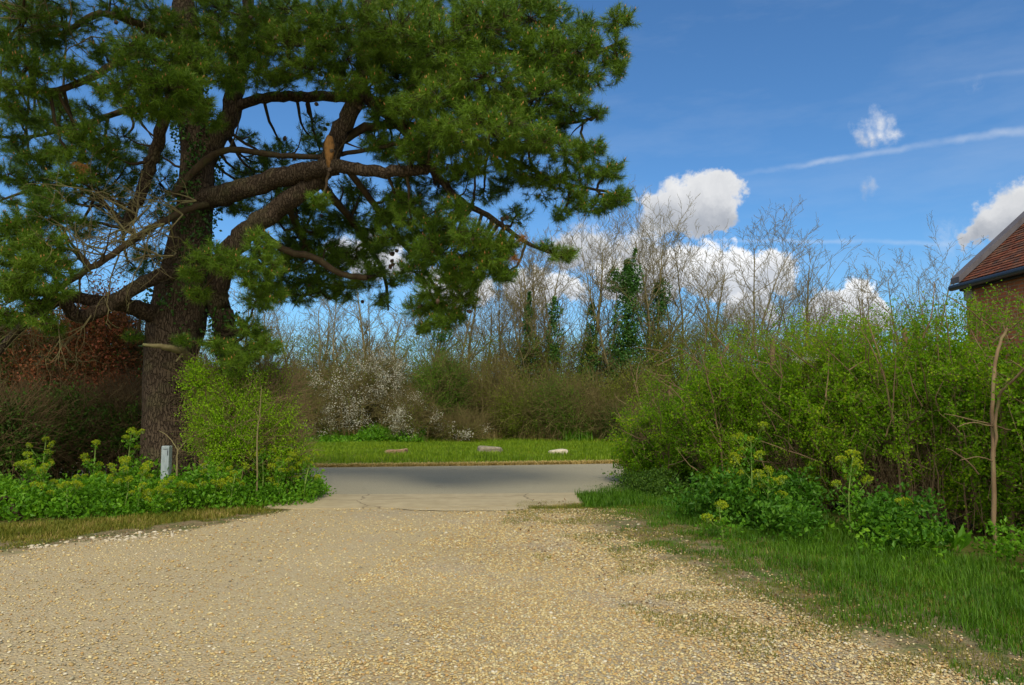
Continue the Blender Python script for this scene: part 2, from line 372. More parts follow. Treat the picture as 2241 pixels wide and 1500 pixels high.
STONES = [(0, (0.458, 0.351, 0.194)), (.13, (0.581, 0.486, 0.246)), (.27, (0.493, 0.360, 0.140)), (.40, (0.634, 0.576, 0.337)), (.50, (0.370, 0.270, 0.113)),
          (.60, (0.546, 0.423, 0.183)), (.70, (0.352, 0.333, 0.231)), (.78, (0.598, 0.522, 0.288)), (.86, (0.440, 0.270, 0.098)), (.92, (0.616, 0.585, 0.464)), (.965, (0.194, 0.189, 0.148))]
def gravel(q):
    gi = q.n('ShaderNodeNewGeometry'); pos = gi.outputs['Position']
    def vor(sc):
        v = q.n('ShaderNodeTexVoronoi'); q.set(v.inputs['Vector'], pos); v.inputs['Scale'].default_value = sc
        s = q.n('ShaderNodeSeparateColor'); q.set(s.inputs[0], v.outputs['Color']); return v.outputs['Distance'], s
    dA, sA = vor(52)
    col = q.ramp(sA.outputs[0], STONES, 'CONSTANT')
    col = q.mix(q.mr(dA, .35, .75, 0, .75), col, (.22, .155, .085))
    big = q.noise(pos, .9, 4, .6)
    col = q.mix(q.mr(big, .54, .72, 0, .5), col, (.30, .285, .27))
    for (ax, ay, ar) in ((1.05, 4.55, 1.1), (-1.9, 11.1, .9), (1.9, 4.9, .7)):
        dq = q.vm('DISTANCE', q.vm('MULTIPLY', pos, (1, 1, 0)), (ax, ay, 0)); col = q.mix(q.m('MULTIPLY', q.mr(dq, 0, ar, 1, 0, True), q.mr(q.noise(pos, 7, 5, .7), .42, .58, 0, .75)), col, (.20, .19, .185))
    fine = q.noise(pos, 2.7, 4, .6)
    col = q.mix(q.mr(fine, .3, .7, .0, .22), col, (.40, .30, .16))
    sx = q.n('ShaderNodeSeparateXYZ'); q.set(sx.inputs[0], pos)
    lf = q.mr(q.m('ADD', sx.outputs[0], q.m('MULTIPLY', q.m('SUBTRACT', q.noise(pos, .8, 4, .6), .5), 4)), .2, -2.2, .12, .62, True)
    col = q.mix(lf, col, q.mix(q.noise(pos, 22, 4, .7), (.33, .275, .165), (.55, .475, .315)))
    e = q.n('ShaderNodeAttribute', attribute_name='edge').outputs['Fac']
    m = q.m('ADD', e, q.m('MULTIPLY', q.m('SUBTRACT', q.noise(pos, 2.4, 6, .68), .5), 1.5))
    soil = q.mix(q.mr(q.noise(pos, 34, 5, .7), .3, .7), (.075, .06, .03), (.30, .235, .135)); soil = q.mix(q.mr(dA, .2, .45, .45, 0), soil, col)
    soil = q.mix(q.mr(q.noise(pos, 5, 4), .45, .6), soil, (.10, .125, .035))
    col = q.mix(q.mr(m, .2, .75), col, soil)
    return pbsdf(q, col, .85, q.m('SUBTRACT', 1, dA), .9, .014, .25)
M['gravel'] = mat('gravel_surface', gravel)
def pebble(q):
    gi = q.n('ShaderNodeNewGeometry')
    c = q.ramp(gi.outputs['Random Per Island'], STONES, 'CONSTANT')
    big = q.noise(gi.outputs['Position'], .9, 4, .6)
    c = q.mix(q.mr(big, .54, .72, 0, .5), c, (.30, .285, .27))
    c = q.mix(q.mr(q.noise(gi.outputs['Position'], 90, 3), .4, .7, 0, .35), c, (.36, .25, .13))
    return pbsdf(q, c, .7, spec=.35)
M['pebble'] = mat('pebbles', pebble)
def asphalt(q):
    pos = q.n('ShaderNodeNewGeometry').outputs['Position']
    n = q.noise(pos, 60, 3, .7); b = q.noise(q.vm('MULTIPLY', pos, (.35, 1.6, 1)), 1.2, 5, .6)
    c = q.mix(q.mr(n, .3, .7), (.24, .222, .155), (.43, .40, .28))
    c = q.mix(q.mr(b, .4, .7, 0, .5), c, (.35, .32, .23)); c = q.mix(q.mr(q.noise(pos, 190, 2, .5), .55, .7, 0, .6), c, (.11, .105, .09)); c = q.mix(q.mr(q.noise(pos, 1.7, 6, .75), .6, .68, 0, .4), c, (.16, .15, .11))
    return pbsdf(q, c, .9, n, .6, .008, .1)
M['asphalt'] = mat('asphalt', asphalt)
def concrete(q):
    pos = q.n('ShaderNodeNewGeometry').outputs['Position']
    n = q.noise(pos, 3, 6, .65); f = q.noise(pos, 70, 3, .6); st = q.noise(q.vm('MULTIPLY', pos, (.4, 2.5, 1)), 1.6, 5, .6)
    c = q.mix(q.mr(n, .3, .7), (.36, .30, .18), (.50, .43, .275)); c = q.mix(q.mr(f, .3, .8, 0, .35), c, (.26, .22, .15))
    c = q.mix(q.mr(st, .5, .75, 0, .5), c, (.28, .245, .165))
    v = q.n('ShaderNodeTexVoronoi', feature='DISTANCE_TO_EDGE')
    q.set(v.inputs['Vector'], q.vm('ADD', pos, q.vm('SCALE', q.noise(pos, 3, 4, out=1), scale=.3))); v.inputs['Scale'].default_value = .45
    c = q.mix(q.mr(v.outputs[0], 0, .008, .8, 0), c, (.10, .08, .05))
    return pbsdf(q, c, .9, f, .35, .006, .2)
M['concrete'] = mat('concrete', concrete)
def soilm(q):
    pos = q.n('ShaderNodeNewGeometry').outputs['Position']
    c = q.mix(q.mr(q.noise(pos, 16, 6, .75), .3, .7), (.055, .055, .016), (.20, .155, .065))
    c = q.mix(q.mr(q.noise(pos, 1.1, 4), .4, .65), c, (.10, .13, .018))
    return pbsdf(q, c, .95, q.noise(pos, 25, 4), .6, .03, .1)
M['soil'] = mat('soil_and_turf', soilm)
def stonem(c1, c2, c3):
    def fn(q):
        pos = q.n('ShaderNodeNewGeometry').outputs['Position']
        n = q.noise(pos, 9, 6, .7)
        c = q.mix(q.mr(n, .3, .65), c1, c2); c = q.mix(q.mr(q.noise(pos, 4, 5, .7), .5, .65), c, c3)
        return pbsdf(q, c, .9, n, .9, .03, .2)
    return fn
M['stone_brown'] = mat('brown_stone', stonem((.16, .10, .06), (.33, .23, .14), (.22, .17, .11)))
M['stone_grey'] = mat('grey_stone', stonem((.17, .15, .12), (.36, .32, .25), (.20, .19, .12)))
M['stone_pale'] = mat('pale_stone', stonem((.42, .37, .27), (.70, .65, .52), (.5, .44, .32)))
def brick(q):
    tcn = q.n('ShaderNodeTexCoord').outputs['UV']
    b = q.n('ShaderNodeTexBrick'); q.set(b.inputs['Vector'], tcn); b.inputs['Scale'].default_value = 1
    b.inputs['Brick Width'].default_value = .225; b.inputs['Row Height'].default_value = .075; b.inputs['Mortar Size'].default_value = .009
    b.inputs['Mortar Smooth'].default_value = .3; b.inputs['Bias'].default_value = -.1
    q.set(b.inputs['Color1'], (.46, .15, .06)); q.set(b.inputs['Color2'], (.30, .09, .04)); q.set(b.inputs['Mortar'], (.30, .23, .16))
    pos = q.n('ShaderNodeNewGeometry').outputs['Position']
    c = q.mix(q.mr(q.noise(pos, 7, 5, .7), .4, .7, 0, .5), b.outputs[0], (.24, .12, .06))
    return pbsdf(q, c, .9, q.m('SUBTRACT', 1, b.outputs['Fac']), .7, .01, .2)
M['brick'] = mat('red_brick', brick)
def tile(q):
    gi = q.n('ShaderNodeNewGeometry'); r = gi.outputs['Random Per Island']
    c = q.ramp(r, [(0, (.12, .042, .024)), (.3, (.22, .07, .036)), (.55, (.15, .056, .034)), (.75, (.09, .055, .045)), (1, (.25, .095, .045))])
    c = q.mix(q.mr(q.noise(gi.outputs['Position'], 2, 5, .7), .5, .7, 0, .7), c, (.12, .10, .075))
    return pbsdf(q, c, .85, q.noise(gi.outputs['Position'], 40, 3), .4, .005, .2)
M['tile'] = mat('clay_roof_tiles', tile)
M['lead'] = woodmat('grey_coping', (.09, .085, .10), (.15, .145, .165), 6)
M['blackpaint'] = mat('black_gutter_paint', lambda q: pbsdf(q, (.02, .026, .035), .45, spec=.5))
M['limestone'] = woodmat('limestone_block', (.26, .24, .19), (.36, .33, .27), 8)
def postm(q):
    pos = q.n('ShaderNodeNewGeometry').outputs['Position']
    c = q.mix(q.mr(q.noise(q.vm('MULTIPLY', pos, (3, 3, .6)), 8, 5, .7), .35, .7), (.22, .28, .31), (.37, .43, .47))
    c = q.mix(q.mr(q.noise(pos, 11, 4, .7), .56, .7), c, (.20, .26, .19))
    return pbsdf(q, c, .75, spec=.3)
M['post'] = mat('weathered_grey_blue_post', postm)
M['slot'] = mat('dark_slot', lambda q: pbsdf(q, (.03, .035, .04), .8))
M['cutwood'] = woodmat('fresh_cut_wood', (.17, .085, .026), (.38, .20, .07), 22, (.08, .042, .02))

# ------------------------------------------------------------------ ground, road, driveway
def lerp_line(pts, x):
    xs = [p[0] for p in pts]; ys = [p[1] for p in pts]; return np.interp(x, xs, ys)
NEAR = [(-40, 26), (-14, 18.6), (-9, 16.9), (-7, 15.9), (-5, 14.3), (-3.6, 13.35), (-1, 13.42), (1.3, 13.62), (3, 14.3), (6, 16.1), (10, 18.9), (16, 23.5), (40, 44)]
FAR = [(-40, 31), (-14, 22.4), (-9, 20.3), (-5, 18.9), (-1, 19.45), (2.8, 20.15), (6, 21.4), (10, 24), (16, 28.6), (40, 50)]
mb = MB(); R0 = 1500
mb.add([(-R0, -R0, -.012), (R0, -R0, -.012), (R0, R0, -.012), (-R0, R0, -.012)], [(0, 1, 2, 3)])
tag(mb.build('ground', M['soil'], smooth=False), kind='structure')
xs = np.linspace(-40, 40, 321); mb = MB(); k = 9
ny = lerp_line(NEAR, xs); fy = lerp_line(FAR, xs)
vv = np.stack([np.stack((xs, ny + (fy - ny) * j / k, .002 + .05 * np.sin(PI * j / k) + 0 * xs), 1) for j in range(k + 1)], 0).reshape(-1, 3)
n = len(xs); i = np.arange(n - 1)
ff = np.concatenate([np.stack((j * n + i, j * n + i + 1, (j + 1) * n + i + 1, (j + 1) * n + i), 1) for j in range(k)])
mb.add(vv, ff); tag(mb.build('road', M['asphalt']), kind='structure')

# gravel drive: a grid; 'edge' attribute = 0 in the middle, 1 where it breaks up into soil
GR = [(2.35, 3.2), (2.5, 4.2), (2.0, 5.6), (1.5, 7.2), (1.05, 8.6), (.85, 10.2), (.95, 11.4), (1.1, 12.2)]     # right edge x(y)
GL = [(-6.5, 3.2), (-6.2, 7.4), (-4.95, 8.95), (-4.0, 9.75), (-3.2, 11.3), (-3.1, 12.2)]
gx = np.arange(-13, 5.2, .12); gy = np.arange(-3, 11.72, .12)
XX, YY = np.meshgrid(gx, gy, indexing='ij')
re = np.interp(YY, [p[1] for p in GR], [p[0] for p in GR]); re = np.where(YY < 3.2, 2.35 + (3.2 - YY) * .1, re)
le = np.interp(XX, [-13, -6.6, -5.3, -4.95, -4.0, -3.2], [6.0, 7.55, 8.15, 8.8, 9.6, 11.5]); le = np.where(XX > -3.2, 99, le)
edge = np.maximum((XX - re) / 1.1 + .25, (YY - le) / .75 + .3)
inside = edge < 2.2
idx = -np.ones(XX.shape, int); ok = inside.ravel(); idx.ravel()[ok] = np.arange(ok.sum())
hz = .004 + .012 * vnoise(np.stack((XX.ravel(), YY.ravel(), 0 * XX.ravel()), 1), .9, 2)
P = np.stack((XX.ravel(), YY.ravel(), hz - .03 * np.clip(edge.ravel() - 1.6, 0, 1)), 1)[ok]
a = idx[:-1, :-1]; b = idx[1:, :-1]; c = idx[1:, 1:]; d = idx[:-1, 1:]
f = np.stack((a, b, c, d), -1).reshape(-1, 4); f = f[(f >= 0).all(1)]
mb = MB(); mb.add(P, f, 0, edge.ravel()[ok]); tag(mb.build('driveway', M['gravel']), kind='structure')

# concrete apron at the mouth of the drive, with a crack line and a short older strip in front of it
mb = MB()
xs = np.linspace(-3.75, 1.12, 40)
yn = np.interp(xs, [-3.75, -3.2, -1.2, .6, 1.1, 1.75], [11.75, 11.55, 11.72, 12.02, 12.25, 12.9]); yf = lerp_line(NEAR, xs) + .03
k = 4; vv = np.concatenate([np.stack((xs, yn + (yf - yn) * j / k, np.full_like(xs, .022 - .002 * j)), 1) for j in range(k + 1)])
n = len(xs); i = np.arange(n - 1)
mb.add(vv, np.concatenate([np.stack((j * n + i, j * n + i + 1, (j + 1) * n + i + 1, (j + 1) * n + i), 1) for j in range(k)]))
edgev = np.concatenate((np.stack((xs, yn, np.full_like(xs, .022)), 1), np.stack((xs, yn, np.full_like(xs, -.02)), 1)))
mb.add(edgev, np.stack((i + n, i + n + 1, i + 1, i), 1))
tag(mb.build('pavement', M['concrete'], smooth=False), kind='structure')
mb = MB(); xs = np.linspace(-1.75, .25, 24)
yn = 11.62 - .28 * np.sin(np.clip((xs + 1.75) / 2, 0, 1) * PI) ** .6 + rng.normal(0, .02, 24); yf = np.interp(xs, [-3.75, -3.2, -1.2, .6], [11.75, 11.55, 11.72, 12.02]) - .035
yn = np.minimum(yn, yf - .02)
n = 24; i = np.arange(n - 1); mb.add(np.concatenate((np.stack((xs, yn, xs * 0 + .019), 1), np.stack((xs, yf, xs * 0 + .020), 1))), np.stack((i, i + 1, i + n + 1, i + n), 1))
tag(mb.build('path', M['concrete'], smooth=False), kind='structure')

# loose stones lying on the drive
def icos():
    t = (1 + 5 ** .5) / 2
    v = unit(np.array([(-1, t, 0), (1, t, 0), (-1, -t, 0), (1, -t, 0), (0, -1, t), (0, 1, t), (0, -1, -t), (0, 1, -t), (t, 0, -1), (t, 0, 1), (-t, 0, -1), (-t, 0, 1)], float))
    f = np.array([(0, 11, 5), (0, 5, 1), (0, 1, 7), (0, 7, 10), (0, 10, 11), (1, 5, 9), (5, 11, 4), (11, 10, 2), (10, 7, 6), (7, 1, 8), (3, 9, 4), (3, 4, 2), (3, 2, 6), (3, 6, 8), (3, 8, 9), (4, 9, 5), (2, 4, 11), (6, 2, 10), (8, 6, 7), (9, 8, 1)])
    return v, f
IV, IF = icos()
def pebbles(P, size):
    N = len(P); v = IV[None] * (1 + rng.uniform(-.22, .22, (N, 12, 1)))
    v = v * np.stack((rng.uniform(.8, 1.35, N), rng.uniform(.7, 1.1, N), rng.uniform(.4, .7, N)), 1)[:, None] * size[:, None, None]
    a = rng.uniform(0, PI, N); c, s = np.cos(a)[:, None], np.sin(a)[:, None]
    tl = rng.normal(0, .35, N)[:, None]
    x = v[..., 0] * c - v[..., 1] * s; y = v[..., 0] * s + v[..., 1] * c; z = v[..., 2] + x * tl * .5
    v = np.stack((x, y, z), -1) + P[:, None]
    return v.reshape(-1, 3), (IF[None] + (np.arange(N) * 12)[:, None, None]).reshape(-1, 3)
N = 120000
y = 3.4 + (11.6 - 3.4) * rng.random(N) ** 1.55; x = rng.uniform(-1, 1, N) * (y * .72 + .3)
ee = np.maximum((x - np.interp(y, [p[1] for p in GR], [p[0] for p in GR])) / 1.1 + .25, np.where(x > -3.2, -1, (y - np.interp(x, [-13, -6.6, -5.3, -4.95, -4.0, -3.2], [6.0, 7.55, 8.15, 8.8, 9.6, 11.5])) / .75 + .3))
pn = vnoise(np.stack((x, y, 0 * x), 1), 2.2, 5)
keep = (ee + (pn - .5) * 1.2 < .55) & (rng.random(N) < np.where(x + (pn - .5) * 3 < -.8, .2, 1.0)) | (rng.random(N) < .10) & (ee < 1.2)
x, y = x[keep], y[keep]; N = len(x)
sz = rng.uniform(.006, .0125, N) * np.where(rng.random(N) < .05, 1.6, 1) * np.clip(y / 7.5, .92, 1.15)
v, f = pebbles(np.stack((x, y, .012 + sz * .25), 1), sz)
tag(MB().add(v, f).build('gravel', M['pebble']), 'loose tan and cream flint gravel covering the drive', 'gravel', kind='stuff')

# ------------------------------------------------------------------ grass
def grass(name, P, H, Wd, label, matname='grass', bend=.4, cat='grass'):
    v, f4, f3 = grassblades(P, H, Wd, bend); b = MB(); b.add(v, f4); b.n -= len(v); b.f3.append(f3 + b.n); b.m3.append(np.zeros(len(f3))); b.n += len(v)
    return tag(b.build(name, M[matname]), label, cat, kind='stuff')
# far verge
N = 150000; x = rng.uniform(-17, 17, N); t = rng.random(N) ** .8
fy = lerp_line(FAR, x); y = fy + .15 + t * (33.0 - fy); hh = rng.uniform(.05, .15, N) * (.35 + .9 * vnoise(np.stack((x, y, 0 * x), 1), .8, 3) + .5 * vnoise(np.stack((x, y, 0 * x), 1), 2.7, 33)) * (1 + .5 * (y > 30.3))
grass('verge_grass', np.stack((x, y, 0 * x - .01), 1), hh, .022, 'mown bright green grass on the verge across the road')
# right verge
N = 120000; y = 3.2 + rng.random(N) ** 1.3 * 11.5; rx = np.interp(y, [p[1] for p in GR], [p[0] for p in GR]); x = rx - .2 + rng.random(N) * 3.6
nz = vnoise(np.stack((x, y, 0 * x), 1), 1.7, 8) * .6 + vnoise(np.stack((x, y, 0 * x), 1), 5, 9) * .4
k = (x - rx) / 1.1 + (nz - .5) * 3.6 > .58
k &= x < 0.78 * y + 1.2
x, y, nz = x[k], y[k], nz[k]; dd = np.clip((x - np.interp(y, [p[1] for p in GR], [p[0] for p in GR])) / 1.6, 0.1, 1)
grass('right_verge_grass', np.stack((x, y, 0 * x - .01), 1), rng.uniform(.03, .12, len(x)) * (.3 + dd * .95) * (.55 + .9 * vnoise(np.stack((x, y, 0 * x), 1), 3.3, 14)), rng.uniform(.004, .009, len(x)), 'rough green grass between the gravel drive and the hedge on the right', 'deepgrass', bend=.75)
N = 9000; x = rng.uniform(1.08, 3.2, N); y = rng.uniform(11.7, 14.6, N); k = (y < lerp_line(NEAR, x) - .12) & (y > 11.7 + .5 * vnoise(np.stack((x, y, 0 * x), 1), 2, 3)); x, y = x[k], y[k]
grass('kerb_grass', np.stack((x, y, 0 * x - .01), 1), rng.uniform(.04, .16, len(x)), .009, 'long grass filling the corner between the concrete apron and the hedge', 'deepgrass', bend=.8)
# sparse moss and short tufts in the broken edge of the drive
N = 90000; y = 3.2 + rng.random(N) ** 1.2 * 9.2; rx = np.interp(y, [p[1] for p in GR], [p[0] for p in GR]); x = rx + rng.uniform(-1.0, 2.0, N)
nz = vnoise(np.stack((x, y, 0 * x), 1), 3.1, 4); k = nz > .50 - .12 * (x - rx); x, y = x[k], y[k]
grass('edge_grass', np.stack((x, y, 0 * x), 1), rng.uniform(.012, .05, len(x)), .005, 'thin worn tufts of grass in the broken edge of the gravel', 'worngrass', bend=.9)
# left strip
def leftline(x): return np.interp(x, [-13, -6.6, -5.3, -4.95, -4.0, -3.2, -2.9], [6.0, 7.55, 8.15, 8.8, 9.6, 11.3, 12.0])
N = 70000; x = rng.uniform(-10.5, -3.0, N); y = leftline(x) + .05 + rng.random(N) * 2.4
nz = vnoise(np.stack((x, y, 0 * x), 1), 1.9, 11) * .6 + vnoise(np.stack((x, y, 0 * x), 1), 6, 12) * .4
k = ((y - leftline(x)) / 1.0 + (nz - .5) * 4.2 > .75) & (y < np.where(x > -4.2, 13.2, 12.6)) & (y < lerp_line(NEAR, x) - .1)
k &= ~((x > -3.75) & (y > 11.5)); x, y = x[k], y[k]; dd = np.clip((y - leftline(x)) / 1.4, .15, 1)
grass('left_verge_grass', np.stack((x, y, 0 * x - .01), 1), rng.uniform(.03, .09, len(x)) * (.25 + dd), .009, 'short green and straw coloured grass along the left edge of the drive', 'worngrass', bend=.7)
# straw along far kerb
N = 26000; x = rng.uniform(-12, 9, N); y = lerp_line(FAR, x) + .02 + np.abs(rng.normal(0, .19, N))
grass('straw', np.stack((x, y, 0 * x), 1), rng.uniform(.03, .11, N), .022, 'pale dry straw lying along the far edge of the road', 'drygrass', bend=1.6)
N = 4500; x = rng.uniform(-10, 9, N); y = rng.normal(32.0, .35, N); k = vnoise(np.stack((x, y * 0, 0 * x), 1), .9, 6) > .5; x, y = x[k], y[k]
grass('tall_dry_grass', np.stack((x, y, 0 * x), 1), rng.uniform(.2, .75, len(x)), .014, 'tall pale dead grass stems at the foot of the far hedgerow', 'drygrass', bend=.5)
N = 2600; y = 3.6 + rng.random(N) * 9; rx = np.interp(y, [p[1] for p in GR], [p[0] for p in GR]); x = rx + rng.uniform(-.9, 2.2, N)
x = np.where(rng.random(N) < .4, rng.uniform(-9, -3.3, N), x); y = np.where(x < -3, leftline(x) + rng.uniform(-.2, 1.6, N), y)
v, f = leaves(np.stack((x, y, .02 + 0 * x), 1), unit(np.stack((rng.normal(size=N), rng.normal(size=N), rng.normal(0, .25, N)), 1)), rng.uniform(.02, .05, N), rng.uniform(.01, .022, N))
tag(MB().add(v, f).build('leaf_litter', M['litter']), 'brown dead leaves and bits scattered along the grassy edges', 'leaf litter', kind='stuff')
# white flints along the left edge
N = 420; x = rng.uniform(-7.5, -4.0, N); y = leftline(x) + rng.normal(.18, .28, N); kk = vnoise(np.stack((x, y, 0 * x), 1), 2.3, 77) > .64; x, y = x[kk], y[kk]; N = len(x); sz = rng.uniform(.010, .034, N)
v, f = pebbles(np.stack((x, y, .01 + 0 * x), 1), sz)
tag(MB().add(v, f).build('flint_rubble', M['stone_pale']), 'white broken flints at the left edge of the gravel', 'stones', kind='stuff')

# ------------------------------------------------------------------ stones on the far verge
def rock(px, py, w, h, dpt, m, label, seed, tilt=0.0):
    w *= 1.12; h *= 1.1
    r = np.random.default_rng(seed); o = gnd(px, py)
    nu, nv = 20, 12; vs = []
    for j in range(nv + 1):
        for i in range(nu):
            th = 2 * PI * i / nu; ph = -PI / 2 + PI * j / nv
            x = math.cos(ph) * math.cos(th); yy = math.cos(ph) * math.sin(th); z = math.sin(ph)
            e = .42; sg = lambda q: math.copysign(abs(q) ** e, q)
            vs.append((sg(x) * w / 2, sg(yy) * dpt / 2, sg(z) * h / 2))
    vs = np.array(vs); nn = vnoise(vs + seed, 4, seed) - .5; vs *= (1 + nn[:, None] * .5)
    vs[:, 2] += tilt * vs[:, 0] + h * .20; vs[:, 2] = np.where(vs[:, 2] > 0, vs[:, 2] * (1 - .25 * vnoise(vs * (1, 1, 0) + seed, 3, 3)), vs[:, 2])
    f = [(j * nu + i, j * nu + (i + 1) % nu, (j + 1) * nu + (i + 1) % nu, (j + 1) * nu + i) for j in range(nv) for i in range(nu)]
    ob = MB().add(vs, f).build('boulder', M[m], smooth=False); ob.location = tuple(o)
    tag(ob, label, 'stone', 'stones set out along the far verge')
rock(868, 993, .62, .20, .4, 'stone_brown', 'low brown stone nearly sunk in the grass, nearest the blossom bush', 3, .12)
rock(1072, 991, .66, .30, .45, 'stone_grey', 'largest, grey lichened stone in the middle of the far verge', 11, -.03)
rock(1222, 993, .58, .19, .36, 'stone_pale', 'pale cream flat stone on the far verge, closest to the hedge', 19, .06)

# ------------------------------------------------------------------ brick building
def building():
    e = at(2112, 606, 15.6); ex, ey, ez = e; root = empty('brick_building', (ex + 3.2, 11.5, 0), 'red brick building with a brown tiled roof behind the right end of the hedge', 'building')
    y0 = 5.0; wd = 6.6
    pitch = rad(42); rz = ez + math.tan(pitch) * wd / 2
    mb = MB()
    me_v = [(ex, y0, 0), (ex, ey, 0), (ex, ey, ez), (ex, y0, ez), (ex + wd, y0, 0), (ex + wd, ey, 0), (ex + wd, ey, ez), (ex + wd, y0, ez), (ex + wd / 2, y0, rz), (ex + wd / 2, ey, rz)]
    mb.add(me_v, [(0, 3, 2, 1), (4, 5, 6, 7), (1, 2, 6, 5), (0, 4, 7, 3)]); mb.n -= 10
    mb.f3.append(np.array([(2, 9, 6), (3, 7, 8)]) + mb.n); mb.m3.append(np.zeros(2)); mb.n += 10
    w = mb.build('wall', M['brick'], root, smooth=False)
    uvl = w.data.uv_layers.new(name='UVMap')
    for pl in w.data.polygons:
        for li in pl.loop_indices:
            co = w.data.vertices[w.data.loops[li].vertex_index].co
            uvl.data[li].uv = (co.y if abs(pl.normal.x) > .5 else co.x, co.z)
    # tiles: one small slab each on the slope facing the drive, plain slab behind
    mb = MB(); c, s = math.cos(pitch), math.sin(pitch); rows = int(wd / 2 / c / .10) + 2; over = .22
    for r in range(rows):
        n = int((ey - y0) / .165)
        yy = y0 + np.arange(n) * .165 + (r % 2) * .08; t = -over + r * .10
        L = .16
        if (t + L) * c > wd / 2: break
        lift = .028 + rng.uniform(-.004, .006, n)
        x0 = ex + t * c; z0 = ez + t * s; x1 = ex + (t + L) * c; z1 = ez + (t + L) * s
        nx, nz = -s, c
        A = np.stack((x0 + nx * lift, yy, z0 + nz * lift), 1); B = A + (0, .158, 0)
        Cc = np.stack((x1 + nx * .004 + 0 * yy, yy + .158, z1 + nz * .004 + 0 * yy), 1); Dd = Cc - (0, .158, 0)
        A2 = A - (nx * .014, 0, nz * .014); B2 = B - (nx * .014, 0, nz * .014)
        v = np.stack((A, B, Cc, Dd, A2, B2), 1).reshape(-1, 3); k = np.arange(n)[:, None] * 6
        mb.add(v, np.concatenate((k + [0, 3, 2, 1], k + [0, 1, 5, 4])))
    # other slope
    A = (ex + wd / 2, y0, rz); mb.add([(ex + wd / 2, y0, rz), (ex + wd / 2, ey, rz), (ex + wd + .2, ey, ez - .18), (ex + wd + .2, y0, ez - .18)], [(0, 1, 2, 3)])
    mb.add([(ex - .2, y0, ez - .19), (ex - .2, ey, ez - .19), (ex + wd / 2, ey, rz - .01), (ex + wd / 2, y0, rz - .01)], [(0, 1, 2, 3)])
    rf = mb.build('roof', M['tile'], root, smooth=False)
    mb = MB(); addtube(mb, [(ex + wd / 2, y0, rz + .03), (ex + wd / 2, ey, rz + .03)], [.11, .11], 10, 12); mb.build('ridge_tiles', M['tile'], rf)
    # raked coping on the far gable
    mb = MB()
    for sx in (1, -1):
        cx = ex if sx == 1 else ex + wd
        p = [(cx - sx * .22, -.20 * math.tan(pitch)), (cx + sx * wd / 2, math.tan(pitch) * wd / 2)]
        (xa, za), (xb, zb) = p; za += ez + .03; zb += ez + .03; th = .13
        v = [(xa, ey - .16, za), (xb, ey - .16, zb), (xb, ey + .14, zb), (xa, ey + .14, za), (xa, ey - .16, za + th), (xb, ey - .16, zb + th), (xb, ey + .14, zb + th), (xa, ey + .14, za + th)]
        mb.add(v, [(0, 1, 2, 3), (4, 5, 6, 7), (0, 1, 5, 4), (2, 3, 7, 6), (0, 3, 7, 4), (1, 2, 6, 5)])
    mb.build('gable_coping', M['lead'], root, smooth=False)
    mb = MB(); box(mb, (ex - .035, ey - .26, ez - .50), (ex + .20, ey + .02, ez - .16)); mb.build('kneeler_stone', M['limestone'], root, smooth=False)
    # gutter and fascia
    mb = MB(); box(mb, (ex - .10, y0, ez - .30), (ex - .004, ey + .05, ez - .17)); fb = mb.build('fascia', M['blackpaint'], root, smooth=False)
    mb = MB(); addtube(mb, [(ex - .21, y0, ez - .22), (ex - .21, ey + .16, ez - .22)], [.062, .062], 10, 4); mb.build('gutter', M['blackpaint'], root)
building()

